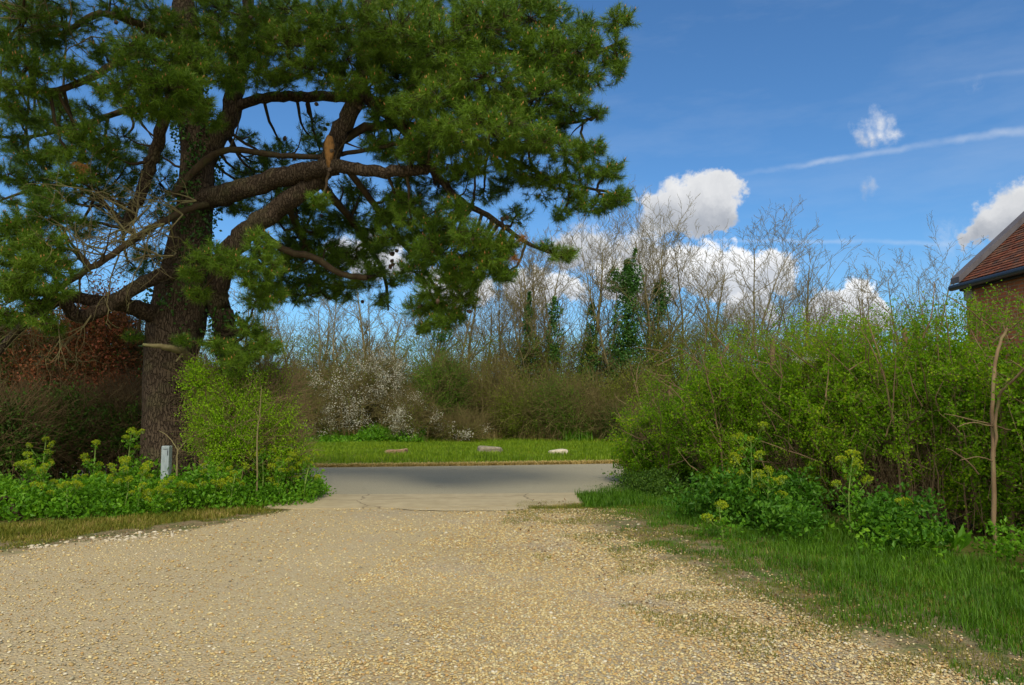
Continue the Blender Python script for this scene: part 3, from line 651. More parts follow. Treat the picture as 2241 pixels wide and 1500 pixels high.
# ------------------------------------------------------------------ pine tree
def pine():
    base = gnd(372, 1086); base = np.array((-5.85, 13.1, 0))
    root = empty('pine_tree', base, 'huge spreading pine with thick dark trunk and long low limbs on the left', 'tree')
    Yt = 13.1; k = Yt / F
    def path(pts): return [at(p[0], p[1], p[2]) for p in pts], [p[3] for p in pts]
    # main trunk
    tr = MB()
    pts = [(372, 1092, 13.1, .50), (368, 1010, 13.1, .45), (366, 900, 13.1, .41), (372, 800, 13.1, .42), (386, 710, 13.1, .49), (398, 640, 13.1, .46), (412, 560, 13.1, .37), (424, 480, 13.1, .31), (430, 400, 13.15, .29),
           (432, 330, 13.2, .27), (420, 250, 13.2, .25), (412, 170, 13.2, .23), (408, 90, 13.2, .21), (402, 0, 13.3, .18), (398, -120, 13.3, .14), (400, -260, 13.3, .08)]
    P, R = path(pts); P[0][2] = -.1
    p, r = smooth_path(P, R, 9); v, f = tube(p, r, 36)
    ang = np.tile(np.arange(36), len(p)); nn = vnoise(v * (1, 1, .35), 7, 3) - .5
    cen = np.repeat(p, 36, 0); v = cen + (v - cen) * (1 + nn[:, None] * .16); tr.add(v, f)
    trunk = tr.build('trunk', M['pinebark'], root)
    limbs = []                                       # (path points, radii)
    def limb(name, pts, n=12, m='pinebark', jit=.08):
        b = MB(); P, R = path(pts); R = [q * (.84 if q > .1 else .92) for q in R]; p, r = addtube(b, P, R, n, 6, .09, jit * 1.4); b.build(name, M['limb'] if R[1] < .09 else M[m], root); limbs.append((p, r)); return p
    limb('limb', [(520, 900, 13.3, .24), (505, 800, 13.3, .22), (488, 700, 13.2, .22), (474, 640, 13.1, .22), (505, 545, 12.9, .22), (560, 495, 12.7, .2), (630, 440, 12.5, .19), (700, 385, 12.4, .18), (738, 305, 12.3, .17), (772, 232, 12.2, .16), (792, 150, 12.2, .14), (798, 60, 12.2, .12), (805, -60, 12.2, .08)], 16)
    limb('limb', [(425, 450, 13.0, .22), (500, 420, 12.7, .21), (580, 400, 12.5, .2), (660, 376, 12.3, .18), (740, 366, 12.1, .13), (820, 376, 12.0, .11), (890, 374, 11.9, .10), (945, 368, 11.9, .09)], 14)
    limb('limb', [(395, 430, 13.2, .2), (440, 355, 13.2, .22), (490, 285, 13.2, .20), (515, 210, 13.1, .18), (522, 120, 13.1, .15), (540, 20, 13.1, .12), (555, -80, 13.1, .08)], 14)
    limb('limb', [(270, 500, 12.6, .07), (300, 440, 12.5, .11), (326, 370, 12.4, .12), (352, 290, 12.2, .12), (376, 205, 12.0, .10), (380, 140, 11.6, .07)], 10)
    limb('limb', [(510, 235, 13.1, .11), (580, 215, 13.1, .10), (660, 212, 13.2, .11), (750, 212, 13.2, .10), (860, 225, 13.0, .08), (960, 215, 12.6, .06), (1080, 170, 12.2, .045)], 10)
    limb('limb', [(380, 430, 12.8, .06), (440, 362, 12.8, .08), (500, 328, 12.8, .06), (600, 340, 12.8, .055), (690, 344, 12.6, .05), (760, 335, 12.4, .04), (850, 318, 12.2, .04), (900, 300, 12, .03)], 8)
    limb('limb', [(410, 590, 12.9, .15), (350, 602, 12.4, .13), (280, 640, 12.0, .13), (215, 680, 11.8, .13), (170, 694, 11.8, .12), (130, 655, 11.6, .09), (70, 640, 11.4, .06), (10, 660, 11.2, .05)], 12)
    limb('limb', [(345, 690, 12.9, .22), (290, 672, 12.4, .14), (230, 662, 12.0, .12), (140, 655, 11.7, .09), (60, 700, 11.5, .07), (-20, 790, 11.2, .05)], 12)
    limb('limb', [(470, 445, 12.9, .06), (420, 455, 12.5, .06), (350, 490, 12.1, .06), (300, 520, 11.9, .06), (235, 565, 11.6, .05), (160, 610, 11.4, .05), (80, 670, 11.2, .04), (-10, 730, 11.1, .03)], 8, 'limb')
    limb('limb', [(560, 500, 12.7, .08), (620, 545, 13.0, .07), (690, 566, 13.2, .065), (745, 600, 13.3, .06), (804, 608, 13.3, .055)], 9)
    limb('limb', [(792, 200, 12.3, .13), (850, 255, 12.4, .10), (910, 310, 12.4, .09), (960, 390, 12.3, .07), (1010, 440, 12.1, .06), (1080, 480, 12.0, .045), (1150, 530, 12.0, .035), (1235, 565, 12.0, .02)], 10)
    limb('limb', [(735, 320, 12.4, .08), (800, 280, 12.5, .08), (900, 275, 12.6, .07), (1010, 300, 12.4, .06), (1120, 350, 12.2, .045), (1230, 400, 12.0, .03), (1330, 420, 11.9, .02)], 8)
    limb('limb', [(795, 120, 12.2, .10), (900, 90, 12.2, .08), (1020, 100, 12.0, .07), (1140, 120, 11.8, .05), (1260, 130, 11.7, .035), (1360, 90, 11.6, .02)], 8)
    limb('limb', [(800, 30, 12.2, .08), (900, -30, 12.1, .06), (1050, -60, 12.0, .05), (1200, -20, 11.9, .03)], 8)
    limb('limb', [(860, 225, 13.0, .06), (990, 230, 12.5, .055), (1120, 240, 12.1, .045), (1230, 270, 11.9, .03), (1310, 255, 11.8, .02)], 8)
    limb('limb', [(700, 400, 12.6, .08), (760, 470, 13.6, .07), (800, 530, 14.2, .06), (840, 600, 14.5, .04), (850, 680, 14.6, .02)], 8)
    limb('limb', [(760, 370, 12.4, .06), (820, 450, 13.0, .06), (870, 520, 13.2, .05), (930, 590, 13.2, .04), (975, 680, 13.2, .02)], 8)
    limb('limb', [(630, 440, 12.7, .07), (650, 500, 13.8, .06), (690, 570, 14.3, .05), (700, 640, 14.5, .03)], 8)
    limb('limb', [(405, 110, 13.2, .10), (320, 60, 12.8, .08), (220, 30, 12.4, .06), (130, 75, 12.0, .05), (40, 60, 11.6, .03)], 8)
    limb('limb', [(410, 200, 13.2, .09), (330, 235, 13.4, .07), (250, 250, 13.6, .06), (160, 280, 13.8, .05), (60, 300, 14.0, .03), (-30, 300, 14, .02)], 8)
    limb('limb', [(400, 160, 13.0, .08), (300, 120, 12.2, .07), (200, 170, 11.7, .06), (110, 200, 11.4, .05), (20, 190, 11.2, .03)], 8)
    limb('limb', [(300, 520, 12.4, .05), (220, 440, 13.0, .04), (150, 405, 13.2, .035), (70, 415, 13.3, .03), (0, 440, 13.4, .02)], 7)
    limb('limb', [(520, 150, 13.0, .08), (600, 90, 12.6, .07), (690, 70, 12.3, .05), (760, 60, 12.0, .03)], 8)
    limb('limb', [(490, 720, 13.1, .06), (540, 730, 12.8, .04), (590, 765, 12.6, .02)], 7)
    limb('limb', [(430, 560, 12.8, .06), (500, 575, 12.2, .05), (580, 560, 11.8, .03)], 7)
    for (x1, y1, Y1) in ((-250, -320, 10.5), (100, -420, 9.8), (500, -500, 9.8), (720, -300, 10.2), (300, -250, 9.2), (650, -150, 10.8), (-100, -150, 10.8)):
        limb('limb', [(400, -80, 13.3, .11), ((400 + x1) / 2, (-120 + y1) / 2 - 60, (13.3 + Y1) / 2, .09), (x1, y1, Y1, .04)], 7)
    # small stubs and side branches along every limb
    for (p, r) in list(limbs):
        for q in range(int(len(p) / 9)):
            b = MB(); i = rng.integers(2, len(p)); d = rdir(1, .1)[0]; L = rng.uniform(.2, .9)
            d2 = unit((d + rdir(1)[0] * .7)[None])[0]
            addtube(b, [p[i], p[i] + d * L * .5, p[i] + (d * .5 + d2 * .5) * L + (0, 0, rng.uniform(-.1, .15))], [min(.02, r[i] * .4), .012, .005], 5, 3, .05, .3); b.build('side_branch', M['limb'], root)
    # dead grey-olive tangle left of the trunk
    b = MB(); P0 = []; P1 = []; A = []; B = []
    def fork(p, d, L, r, lv):
        n = 4; q = p
        for i in range(n):
            d = d + rng.normal(0, .24, 3); d = d / np.linalg.norm(d); q2 = q + d * L / n
            P0.append(q); P1.append(q2); A.append(r * (1 - i / n * .6)); B.append(r * (1 - (i + 1) / n * .6))
            if lv < 2 and rng.random() < .85: fork(q2, unit((d + rng.normal(0, .75, 3))[None])[0], L * rng.uniform(.4, .75), r * .55, lv + 1)
            q = q2
    for (x, y, Y) in [(430, 440, 12.2), (400, 470, 12.0), (360, 490, 11.9), (330, 500, 11.8), (300, 520, 11.8), (380, 520, 12), (260, 560, 11.7), (230, 560, 11.6), (350, 560, 12), (300, 470, 11.9), (200, 600, 11.5), (180, 560, 11.5), (380, 560, 12.0), (330, 450, 12.0), (270, 500, 11.8)]:
        for q in range(3): fork(at(x, y, Y), unit(np.array([[-.75 + rng.normal(0, .5), -.2 + rng.normal(0, .4), rng.normal(-.05, .55)]]))[0], rng.uniform(.5, 1.0), .014, 0)
    for (x, y, Y) in [(150, 60, 11.4), (60, 30, 11.2), (110, 40, 11.3), (200, 80, 11.6)]:
        for q in range(3): fork(at(x, y, Y), unit(np.array([[-.5 + rng.normal(0, .5), rng.normal(0, .4), rng.normal(0, .3)]]))[0], .9, .012, 0)
    for (x, y, Y) in [(60, 700, 11.3), (100, 680, 11.4), (200, 690, 11.6), (130, 660, 11.5)]:
        for q in range(2): fork(at(x, y, Y), unit(np.array([[-.3 + rng.normal(0, .3), 0, -.8]]))[0], .8, .010, 0)
    v, f = prisms(np.array(P0), np.array(P1), np.array(A), np.array(B), 5); b.add(v, f)
    b.build('dead_branches', M['deadwood'], root)
    b = MB(); addtube(b, path([(418, 785, 12.65, .07)])[0] + [at(395, 768, 12.4), at(360, 760, 12.2), at(312, 754, 12.1)], [.07, .055, .045, .02], 9, 5, .12, .2)
    addtube(b, [at(400, 775, 12.4), at(385, 792, 12.3)], [.03, .01], 6, 3, .1, .1)
    b.build('broken_branch', M['deadwood'], root)
    # torn limb scar: a swollen collar of bark with the bare oval wood facing out
    b = MB(); addtube(b, [at(730, 385, 12.25), at(724, 350, 12.16), at(722, 320, 12.12), at(724, 300, 12.16)], [.10, .105, .11, .06], 16, 5, .10)
    b.build('branch_collar', M['pinebark'], root)
    b = MB(); n = 28; a = np.linspace(0, 2 * PI, n, endpoint=False); hw = .5 + .5 * np.sin(a)
    ox = np.cos(a) * (.045 + .05 * hw) * rng.uniform(.9, 1.1, n); oz = np.sin(a) * .27 * rng.uniform(.94, 1.06, n); c0 = at(719, 331, 12.0)
    rim = np.stack((c0[0] + ox, c0[1] + .02 + 0 * ox, c0[2] + oz), 1); mid_ = np.stack((c0[0] + ox * .6, c0[1] - .012 + rng.normal(0, .006, n), c0[2] + oz * .6), 1); back = rim + (0, .10, 0)
    k = np.arange(n); b.add(np.concatenate((back, rim, mid_, [c0 + (0, -.008, 0)])), np.stack((k, (k + 1) % n, n + (k + 1) % n, n + k), 1)); b.n -= 3 * n + 1
    b.f4.append(np.stack((n + k, n + (k + 1) % n, 2 * n + (k + 1) % n, 2 * n + k), 1) + b.n); b.m4.append(np.zeros(n)); b.f3.append(np.stack((2 * n + k, 2 * n + (k + 1) % n, np.full(n, 3 * n)), 1) + b.n); b.m3.append(np.zeros(n)); b.n += 3 * n + 1
    b.build('cut_stub', M['cutwood'], root)
    # foliage clumps: px, py, rx, ry, depth, density
    cl = [(860, 60, 110, 70, 11.2, 1), (960, 110, 110, 75, 11.2, 1), (1060, 60, 100, 70, 11.3, 1), (1160, 40, 85, 55, 11.6, 1), (1180, 120, 75, 55, 11.4, 1), (1262, 110, 60, 50, 11.6, 1), (1352, 45, 42, 30, 11.7, 1.1), (1330, 110, 55, 35, 11.7, 1.1), (1268, 170, 75, 35, 11.6, 1), (1350, 150, 30, 25, 11.7, 1),
          (1060, 170, 100, 65, 11.0, 1), (960, 215, 80, 55, 11.0, 1), (1170, 215, 80, 55, 11.3, 1), (1250, 235, 60, 35, 11.6, 1), (1308, 248, 28, 18, 11.8, .9), (1075, 285, 105, 60, 10.8, 1.1), (985, 290, 60, 45, 10.9, 1), (1165, 305, 70, 45, 11.2, 1), (1235, 330, 60, 35, 11.6, .9), (1290, 330, 45, 30, 11.8, 1),
          (1330, 375, 42, 30, 11.9, 1.1), (1350, 430, 38, 30, 11.9, 1.1), (1300, 450, 55, 26, 11.9, 1.1), (1250, 420, 45, 28, 11.9, .8), (1230, 465, 35, 18, 12, .8), (1000, 455, 42, 36, 11.4, 1.1), (1035, 515, 55, 38, 11.4, 1.0), (1108, 535, 34, 32, 11.6, 1), (1232, 556, 38, 24, 12.0, 1.0), (1195, 540, 25, 15, 12, .5), (1105, 600, 32, 24, 11.7, 1), (1060, 585, 55, 32, 11.7, 1),
          (965, 555, 65, 45, 12.2, 1), (1000, 605, 50, 36, 12.2, .9), (925, 515, 55, 40, 12.8, .9), (905, 595, 45, 35, 12.8, .9), (960, 660, 42, 26, 12.6, .9), (1000, 690, 26, 20, 12.6, .8), (925, 718, 20, 15, 12.8, 1.2), (835, 655, 28, 22, 14, .9), (865, 610, 28, 26, 14, .7), (1130, 470, 40, 30, 12.4, .35), (1180, 410, 50, 40, 12.4, .35),
          (650, 470, 50, 40, 14.2, .9), (700, 535, 62, 42, 14.4, 1), (645, 570, 42, 34, 14.4, .9), (705, 622, 55, 34, 14.5, 1.1), (745, 645, 34, 20, 14.5, 1), (628, 625, 38, 20, 14.3, 1), (760, 475, 58, 42, 14.2, .8), (850, 480, 55, 36, 13.8, .7), (825, 545, 40, 40, 14.3, .6), (905, 440, 55, 38, 13.6, .8), (790, 420, 45, 30, 14.0, .5), (1060, 420, 50, 30, 13, .5), (960, 400, 60, 36, 13.0, .6),
          (680, 300, 34, 26, 14.2, .7), (620, 318, 24, 18, 14.2, .7), (560, 360, 42, 26, 14.3, .7), (545, 300, 28, 18, 14.3, .6), (600, 385, 40, 20, 14.2, .5), (850, 330, 50, 30, 13.6, .6), (900, 360, 50, 30, 13.4, .7), (880, 180, 70, 50, 12.4, .8), (840, 130, 60, 50, 12.2, .8), (690, 270, 30, 20, 13.5, .4),
          (640, 100, 80, 60, 12.2, 1), (730, 50, 80, 60, 12.0, 1), (560, 60, 60, 50, 12.5, .9), (560, 160, 60, 40, 12.4, 1), (700, 155, 70, 45, 12.2, 1), (480, 20, 70, 40, 13.2, .7), (480, 130, 50, 45, 12.6, .9), (620, 20, 80, 30, 13, .8), (760, 130, 50, 50, 12.0, .9),
          (330, 130, 95, 48, 10.9, 1.2), (290, 180, 70, 50, 10.8, 1.2), (370, 190, 75, 50, 10.8, 1.2), (310, 240, 50, 30, 10.9, 1.1), (430, 130, 60, 40, 11.2, 1.1), (430, 210, 50, 35, 11.2, 1), (360, 245, 50, 25, 11, 1), (500, 170, 40, 40, 11.9, 1),
          (60, 145, 75, 30, 11.0, 1.1), (40, 195, 55, 25, 11.0, 1), (150, 150, 60, 25, 11.3, 1.1), (15, 230, 30, 16, 11, 1), (60, 35, 75, 35, 11.3, .8), (200, 60, 60, 26, 12.2, .35), (290, 40, 50, 26, 12.6, .4), (250, 10, 60, 20, 12.6, .6), (130, 10, 60, 22, 11.6, .8), (20, 85, 40, 24, 11.2, .8), (140, 85, 50, 20, 12, .5),
          (190, 290, 55, 30, 11.6, 1.1), (225, 325, 48, 26, 11.7, 1.1), (150, 340, 50, 24, 11.6, 1), (100, 270, 55, 34, 13.6, .5), (40, 260, 45, 30, 13.7, .5), (120, 225, 40, 20, 13.4, .5), (160, 385, 50, 24, 11.5, 1), (95, 385, 30, 20, 13.2, .4), (30, 330, 40, 20, 13.4, .35), (270, 300, 40, 30, 13.4, .7), (230, 390, 55, 34, 13.4, .35), (180, 430, 60, 24, 13.4, .35),
          (110, 465, 50, 30, 11.2, 1.1), (90, 430, 40, 22, 11.3, 1), (50, 500, 60, 35, 11.1, 1.1), (100, 530, 55, 34, 10.9, 1.1), (30, 560, 55, 45, 10.9, 1.2), (95, 585, 60, 38, 10.8, 1.2), (45, 620, 60, 34, 10.8, 1.1), (125, 630, 32, 25, 10.9, .9), (15, 690, 40, 26, 10.9, .8), (90, 700, 36, 20, 11.0, .5), (170, 480, 40, 24, 12, .5), (15, 440, 25, 14, 12, .5), (115, 720, 24, 16, 11.3, .6),
          (470, 560, 55, 34, 11.8, 1.1), (570, 535, 40, 36, 11.8, 1.2), (585, 580, 42, 34, 11.8, 1.1), (520, 585, 50, 34, 11.8, 1), (560, 620, 36, 24, 11.9, 1.1), (420, 600, 30, 18, 11.9, .8), (435, 640, 30, 22, 12.1, .8), (550, 715, 42, 26, 12.3, 1), (585, 755, 36, 24, 12.3, 1), (535, 765, 45, 32, 12.3, 1), (470, 755, 36, 24, 12.3, .9), (400, 745, 20, 12, 12.2, 1.2), (515, 800, 40, 25, 12.2, .8), (700, 438, 26, 22, 11.8, 1.2), (290, 735, 18, 12, 12.6, .8),
          (350, 400, 40, 60, 13.8, .6), (360, 480, 40, 40, 13.8, .6), (300, 590, 40, 24, 13.2, .5), (500, 450, 30, 20, 14, .4), (380, 60, 50, 40, 12.8, .6), (340, 20, 50, 30, 12.8, .7), (450, 70, 40, 40, 12.9, .7)]
    lim = lambda y: float(np.interp(y, [0, 10, 40, 150, 200, 260, 320], [1180, 1200, 1330, 1330, 1290, 1260, 1230]))
    for qx in range(830, 1340, 62):
        for qy in range(5, 330, 52):
            if qx + 20 < lim(qy): cl.append((qx + rng.uniform(-20, 20), qy + rng.uniform(-18, 18), 46, 32, rng.uniform(12.0, 12.9), .7))
    for qx in range(20, 820, 70):
        for qy in (0, 45, 90):
            if not (150 < qx < 380 and rng.random() < .6): cl.append((qx + rng.uniform(-20, 20), qy + rng.uniform(-18, 18), 44, 28, rng.uniform(13.0, 14.4), .55))
    for (qx, qy, Y) in [(150, 240, 13.8), (60, 350, 13.9), (250, 350, 13.6), (120, 330, 12.4), (200, 250, 13), (280, 360, 13.5), (640, 540, 14.6), (760, 560, 14.4), (680, 500, 13.8), (800, 500, 13.6), (870, 440, 13.2), (600, 600, 14), (910, 560, 13), (940, 470, 12.6), (1000, 520, 12.4), (880, 390, 13), (820, 300, 13.2), (940, 330, 12.6), (1010, 380, 12.4), (1100, 400, 12.3), (560, 420, 14), (620, 420, 14.2)]:
        cl.append((qx, qy, 42, 30, Y, .75))
    for (qx, qy, Y) in [(820, 180, 11.6), (760, 190, 11.8), (880, 240, 11.5), (940, 290, 11.3), (900, 330, 11.6), (980, 360, 11.4), (1040, 360, 11.2), (1100, 350, 11.2), (840, 90, 11.4), (700, 100, 11.8), (620, 170, 12.4), (560, 110, 12.4), (1150, 380, 11.8), (1210, 390, 11.8), (1270, 380, 11.8),
                        (900, 480, 12.2), (960, 500, 12), (940, 545, 12), (1010, 560, 11.8), (1060, 545, 11.6), (980, 600, 12.1), (940, 630, 12.3), (1030, 610, 12), (1080, 560, 11.6), (860, 520, 12.8), (820, 590, 13.6), (780, 560, 14), (730, 590, 14.2), (670, 600, 14.2), (600, 640, 14), (560, 660, 13), (970, 700, 12.5), (1010, 655, 12.4), (920, 670, 12.8),
                        (450, 330, 13.6), (470, 420, 13.8), (120, 270, 13.2), (180, 320, 12.2), (70, 400, 12.6), (300, 400, 13.6), (250, 470, 13.4), (180, 500, 13.2), (130, 430, 12.2), (20, 380, 12.0), (540, 380, 13.9), (520, 450, 13.9), (600, 340, 14), (700, 330, 13.8), (330, 560, 13), (60, 480, 11.3), (20, 520, 11.2), (120, 560, 11.2), (20, 620, 11.1), (70, 660, 11.1), (600, 470, 14), (880, 440, 12.4), (840, 470, 13), (590, 640, 12.2), (650, 520, 14.3), (730, 490, 14.2), (760, 630, 14.2), (665, 645, 14.2), (800, 610, 14.0), (720, 560, 14.0), (820, 530, 13.6), (860, 470, 13.4), (610, 560, 14.3), (690, 450, 14.3), (770, 410, 14), (650, 400, 14.3), (340, 330, 13.2), (250, 420, 13.2), (200, 380, 12.6), (90, 350, 12.4), (20, 300, 12.4), (50, 250, 12.2), (240, 200, 11.4), (90, 200, 11.4), (10, 120, 11.5), (230, 120, 12), (100, 100, 12), (450, 260, 12.4), (500, 90, 12.6), (610, 60, 12.4)]:
        cl.append((qx, qy, 44, 30, Y, .8))
    # the part of the crown above the picture: it shades the trunk and limbs
    for qx in range(-350, 760, 85):
        for qy, Y0 in ((-110, 11.4), (-210, 10.2), (-330, 9.4), (-460, 9.6), (-620, 10.5)) if qx > 330 else ((-100, 11.0), (-170, 9.6), (-260, 8.6), (-360, 8.2), (-470, 8.6), (-600, 9.6), (-700, 10.6)):
            cl.append((qx + rng.uniform(-30, 30), qy + rng.uniform(-30, 30), 74, 46, Y0 + rng.uniform(-.6, .8), .9))
    LP = np.concatenate([p for p, r in limbs])
    LR = np.concatenate([r for p, r in limbs])
    tw = MB(); bud = []; NP = []; ND = []; NL = []; T0 = []; T1 = []; TR = []; cones = []
    for (px, py, rx, ry, Y, den) in cl:
        C = at(px, py, Y); s = Y / F; rad3 = np.array((rx * s, (rx + ry) * .5 * s * 1.0 + .15, ry * s))
        dl = np.linalg.norm(LP - C, axis=1) + (LR < .02) * .5; j = int(np.argmin(dl)); A = LP[j]
        mid = (A + C) / 2 + (0, 0, -.12 * np.linalg.norm(C - A)) + rng.normal(0, .05, 3)
        addtube(tw, [A, mid, C], [min(.032, LR[j] * .8), .022, .012], 6, 4, .05, .4)
        nt_ = int(den * (rx * ry * PI) * s * s / (.11 ** 2 * PI) * (8.0 if py > -60 else 3.5) + 8)
        d = rdir(nt_); rr = rng.uniform(.45, 1.0, nt_) ** .6; T = C + d * rr[:, None] * rad3 * (1 + .15 * rng.normal(size=(nt_, 1)))
        nh = max(3, nt_ // 7); Hb = C + rdir(nh) * rad3 * rng.uniform(.3, .6, (nh, 1))
        T0 += [C] * nh; T1 += list(Hb); TR += [.010] * nh
        dist = ((T[:, None] - Hb[None]) ** 2).sum(-1); hi = dist.argmin(1)
        Bm = (Hb[hi] + T) / 2 + rng.normal(0, .03, (nt_, 3)); T0 += list(Hb[hi]); T1 += list(Bm); TR += [.006] * nt_; T0 += list(Bm); T1 += list(T); TR += [.004] * nt_
        td = unit(unit(T - Hb[hi]) + (d * .35) + np.array((0, 0, .45)) + rng.normal(0, .18, (nt_, 3)))
        nn = 66 if Y < 13 else 50
        o = np.repeat(T - td * .02, nn, 0); tdd = np.repeat(td, nn, 0)
        back = rng.uniform(-.13, .02, (len(o), 1)); dd = unit(tdd * rng.uniform(.15, 1.1, (len(o), 1)) + rdir(len(o)) * .9)
        NP.append(o + tdd * back); ND.append(dd); NL.append(rng.uniform(.085, .145, len(o)))
        if Y < 13:
            kb = rng.random(nt_) < .30; bud.append((T[kb], td[kb]))
        if Y > 12 and rng.random() < .6:
            for q in range(rng.integers(1, 4)): cones.append(C + rng.normal(0, 1, 3) * rad3 * .6)
    P0 = np.array(T0); P1 = np.array(T1); TRa = np.array(TR); v, f = prisms(P0, P1, TRa, TRa * .7, 3); tw.add(v, f)
    tw.build('branchlets', M['limb'], root)
    NP = np.concatenate(NP); ND = np.concatenate(ND); NL = np.concatenate(NL)
    ND = unit(ND + (0, 0, -.06)); v, f = blades(NP, ND, NL, .0062)
    MB().add(v, f).build('needles', M['needle'], root, smooth=False)
    print('needles', len(NP))
    bp = np.concatenate([a for a, _ in bud]); bd = np.concatenate([a for _, a in bud]); bd = unit(bd + (0, 0, 1.2))
    x, y = frame(bd); L = rng.uniform(.035, .07, len(bp))[:, None]; r = .0085
    v = np.stack((bp, bp + bd * L * .4 + x * r, bp + bd * L * .4 + y * r, bp + bd * L * .4 - x * r, bp + bd * L * .4 - y * r, bp + bd * L), 1).reshape(-1, 3)
    k6 = np.arange(len(bp))[:, None] * 6
    F8 = np.array([[0, 2, 1], [0, 3, 2], [0, 4, 3], [0, 1, 4], [5, 1, 2], [5, 2, 3], [5, 3, 4], [5, 4, 1]]); od = np.argsort(bp[:, 1]); v = v.reshape(-1, 6, 3)
    for q in od[:90]: MB().add(v[q], F8).build('candle_bud', M['bud'], root)
    rest = v[od[90:]].reshape(-1, 3); k6 = np.arange(len(od) - 90)[:, None] * 6
    b = MB(); b.add(rest, np.concatenate([k6 + q for q in F8])); b.build('candle_buds', M['bud'], root)['kind'] = 'stuff'
    # cones
    hand = [at(1108, 472, 12), at(1103, 478, 12.05), at(862, 560, 13.4), at(855, 575, 13.4), at(865, 578, 13.3), at(856, 590, 13.4), at(866, 546, 13.4), at(730, 328, 12), at(724, 368, 11.95), at(790, 240, 12.1), at(1030, 515, 11.2), at(1036, 520, 11.2), at(640, 350, 14), at(700, 470, 14)]
    allc = cones[:60] + hand
    for c in allc:
        b = MB(); c = np.array(c); n = 8; L = rng.uniform(.08, .11); ax = rdir(1, -.5)[0]; t = np.linspace(0, 1, 7); p = c + ax * (t[:, None] * L)
        r = np.array([.006, .022, .032, .034, .028, .016, .003]) * (1 + .12 * (np.arange(7) % 2)); v, f = tube(p, r, n, .12); b.add(v, f); b.build('cone', M['cone'], root, smooth=False)
    # a few dead orange sprays
    Pd = []; Dd = []
    for (px, py, Y, n) in [(180, 352, 11.3, 2), (178, 368, 11.3, 2), (1135, 522, 11.4, 2), (1125, 562, 11.4, 3)]:
        for q in range(n):
            o = at(px + rng.normal(0, 6), py + rng.normal(0, 7), Y); Pd.append(np.repeat(o[None], 60, 0)); Dd.append(rdir(60, -.9))
    v, f = blades(np.concatenate(Pd), np.concatenate(Dd), .12, .005); MB().add(v, f).build('dead_needles', M['needle_dead'], root, smooth=False)
    # ivy on trunk
    Pi = []; Di = []
    pt, rt = smooth_path(P_tr := [at(p[0], p[1], p[2]) for p in pts], [p[3] for p in pts], 6)
    for (y0, y1, n, off) in [(3.2, 4.6, 1500, .05), (4.6, 7.6, 3800, .12), (2.0, 3.2, 350, .04)]:
        i = rng.choice(np.where((pt[:, 2] > y0) & (pt[:, 2] < y1))[0], n); a = rng.uniform(0, 2 * PI, n)
        k = vnoise(np.stack((a, pt[i, 2] * 1.5, 0 * a), 1), 1.1, 5) > .45
        i, a = i[k], a[k]; dd = np.stack((np.cos(a), np.sin(a), 0 * a), 1)
        Pi.append(pt[i] + dd * (rt[i] * 1.06 + rng.uniform(0, off, len(i)))[:, None] + np.stack((0 * a, 0 * a, rng.uniform(-.1, .1, len(a))), 1)); Di.append(unit(dd * .4 + rdir(len(i), -.4)))
    p2, r2 = limbs[0]; sel = np.where(p2[:, 2] < 3.2)[0]; i = rng.choice(sel, 900); a = rng.uniform(0, 2 * PI, 900); dd = np.stack((np.cos(a), np.sin(a), 0 * a), 1)
    Pi.append(p2[i] + dd * (r2[i] * 1.06 + rng.uniform(0, .05, 900))[:, None] + np.stack((0 * a, 0 * a, rng.uniform(-.1, .1, 900)), 1)); Di.append(unit(dd * .4 + rdir(900, -.4)))
    Pi = np.concatenate(Pi); Di = np.concatenate(Di)
    v, f = leaves(Pi, Di, rng.uniform(.04, .075, len(Pi)), rng.uniform(.035, .06, len(Pi)), .1); MB().add(v, f).build('ivy', M['ivy'], root, smooth=False)
pine()

# ------------------------------------------------------------------ bare trees of the far hedgerow
def tree_segs(base, H, stems, spread, seed, dense=1.0, lean=0.0, rbase=.1):
    r = random.Random(seed); SG = []
    def nrm(a):
        l = math.sqrt(a[0] ** 2 + a[1] ** 2 + a[2] ** 2) or 1; return (a[0] / l, a[1] / l, a[2] / l)
    def grow(p, d, L, rad_, lv, up):
        n = (9, 6, 4, 3)[lv]; st = L / n
        for i in range(n):
            j = (.06, .13, .18, .22)[lv]
            d = nrm((d[0] + r.gauss(0, j), d[1] + r.gauss(0, j), d[2] + r.gauss(0, j) + up * (.05, .065, .05, .04)[lv]))
            q = (p[0] + d[0] * st, p[1] + d[1] * st, p[2] + d[2] * st)
            ra = rad_ * (1 - i / n * .85); rb = rad_ * (1 - (i + 1) / n * .85)
            SG.append((p, q, ra, rb, lv))
            if lv < 3:
                nb = (2.3, 1.5, 1.05)[lv] * dense * (1 if (lv or i > 1) else 0)
                for _ in range(int(nb + r.random())):
                    a = r.uniform(0, 2 * PI); s = (spread * 1.25, .85, .85)[lv] * r.uniform(.7, 1.2)
                    e = (math.cos(a) * s, math.sin(a) * s, r.uniform(-.1, .2))
                    dd = nrm((d[0] + e[0], d[1] + e[1], d[2] + e[2]))
                    LL = L * (.46, .42, .5)[lv] * r.uniform(.6, 1.15) * (1 - i / n * .45)
                    grow(q, dd, LL, max(.007, rb * .58), lv + 1, up)
            p = q
    for s in range(stems):
        a = r.uniform(0, 2 * PI); o = .25 * (stems > 1)
        k = .16 if stems > 1 else .03
        grow((base[0] + math.cos(a) * o, base[1] + math.sin(a) * o, -.05), nrm((math.cos(a) * k + lean, math.sin(a) * k, 1)), H * r.uniform(.88, 1.0) / .97, rbase * (1 if s == 0 else .8), 0, 1)
    return SG
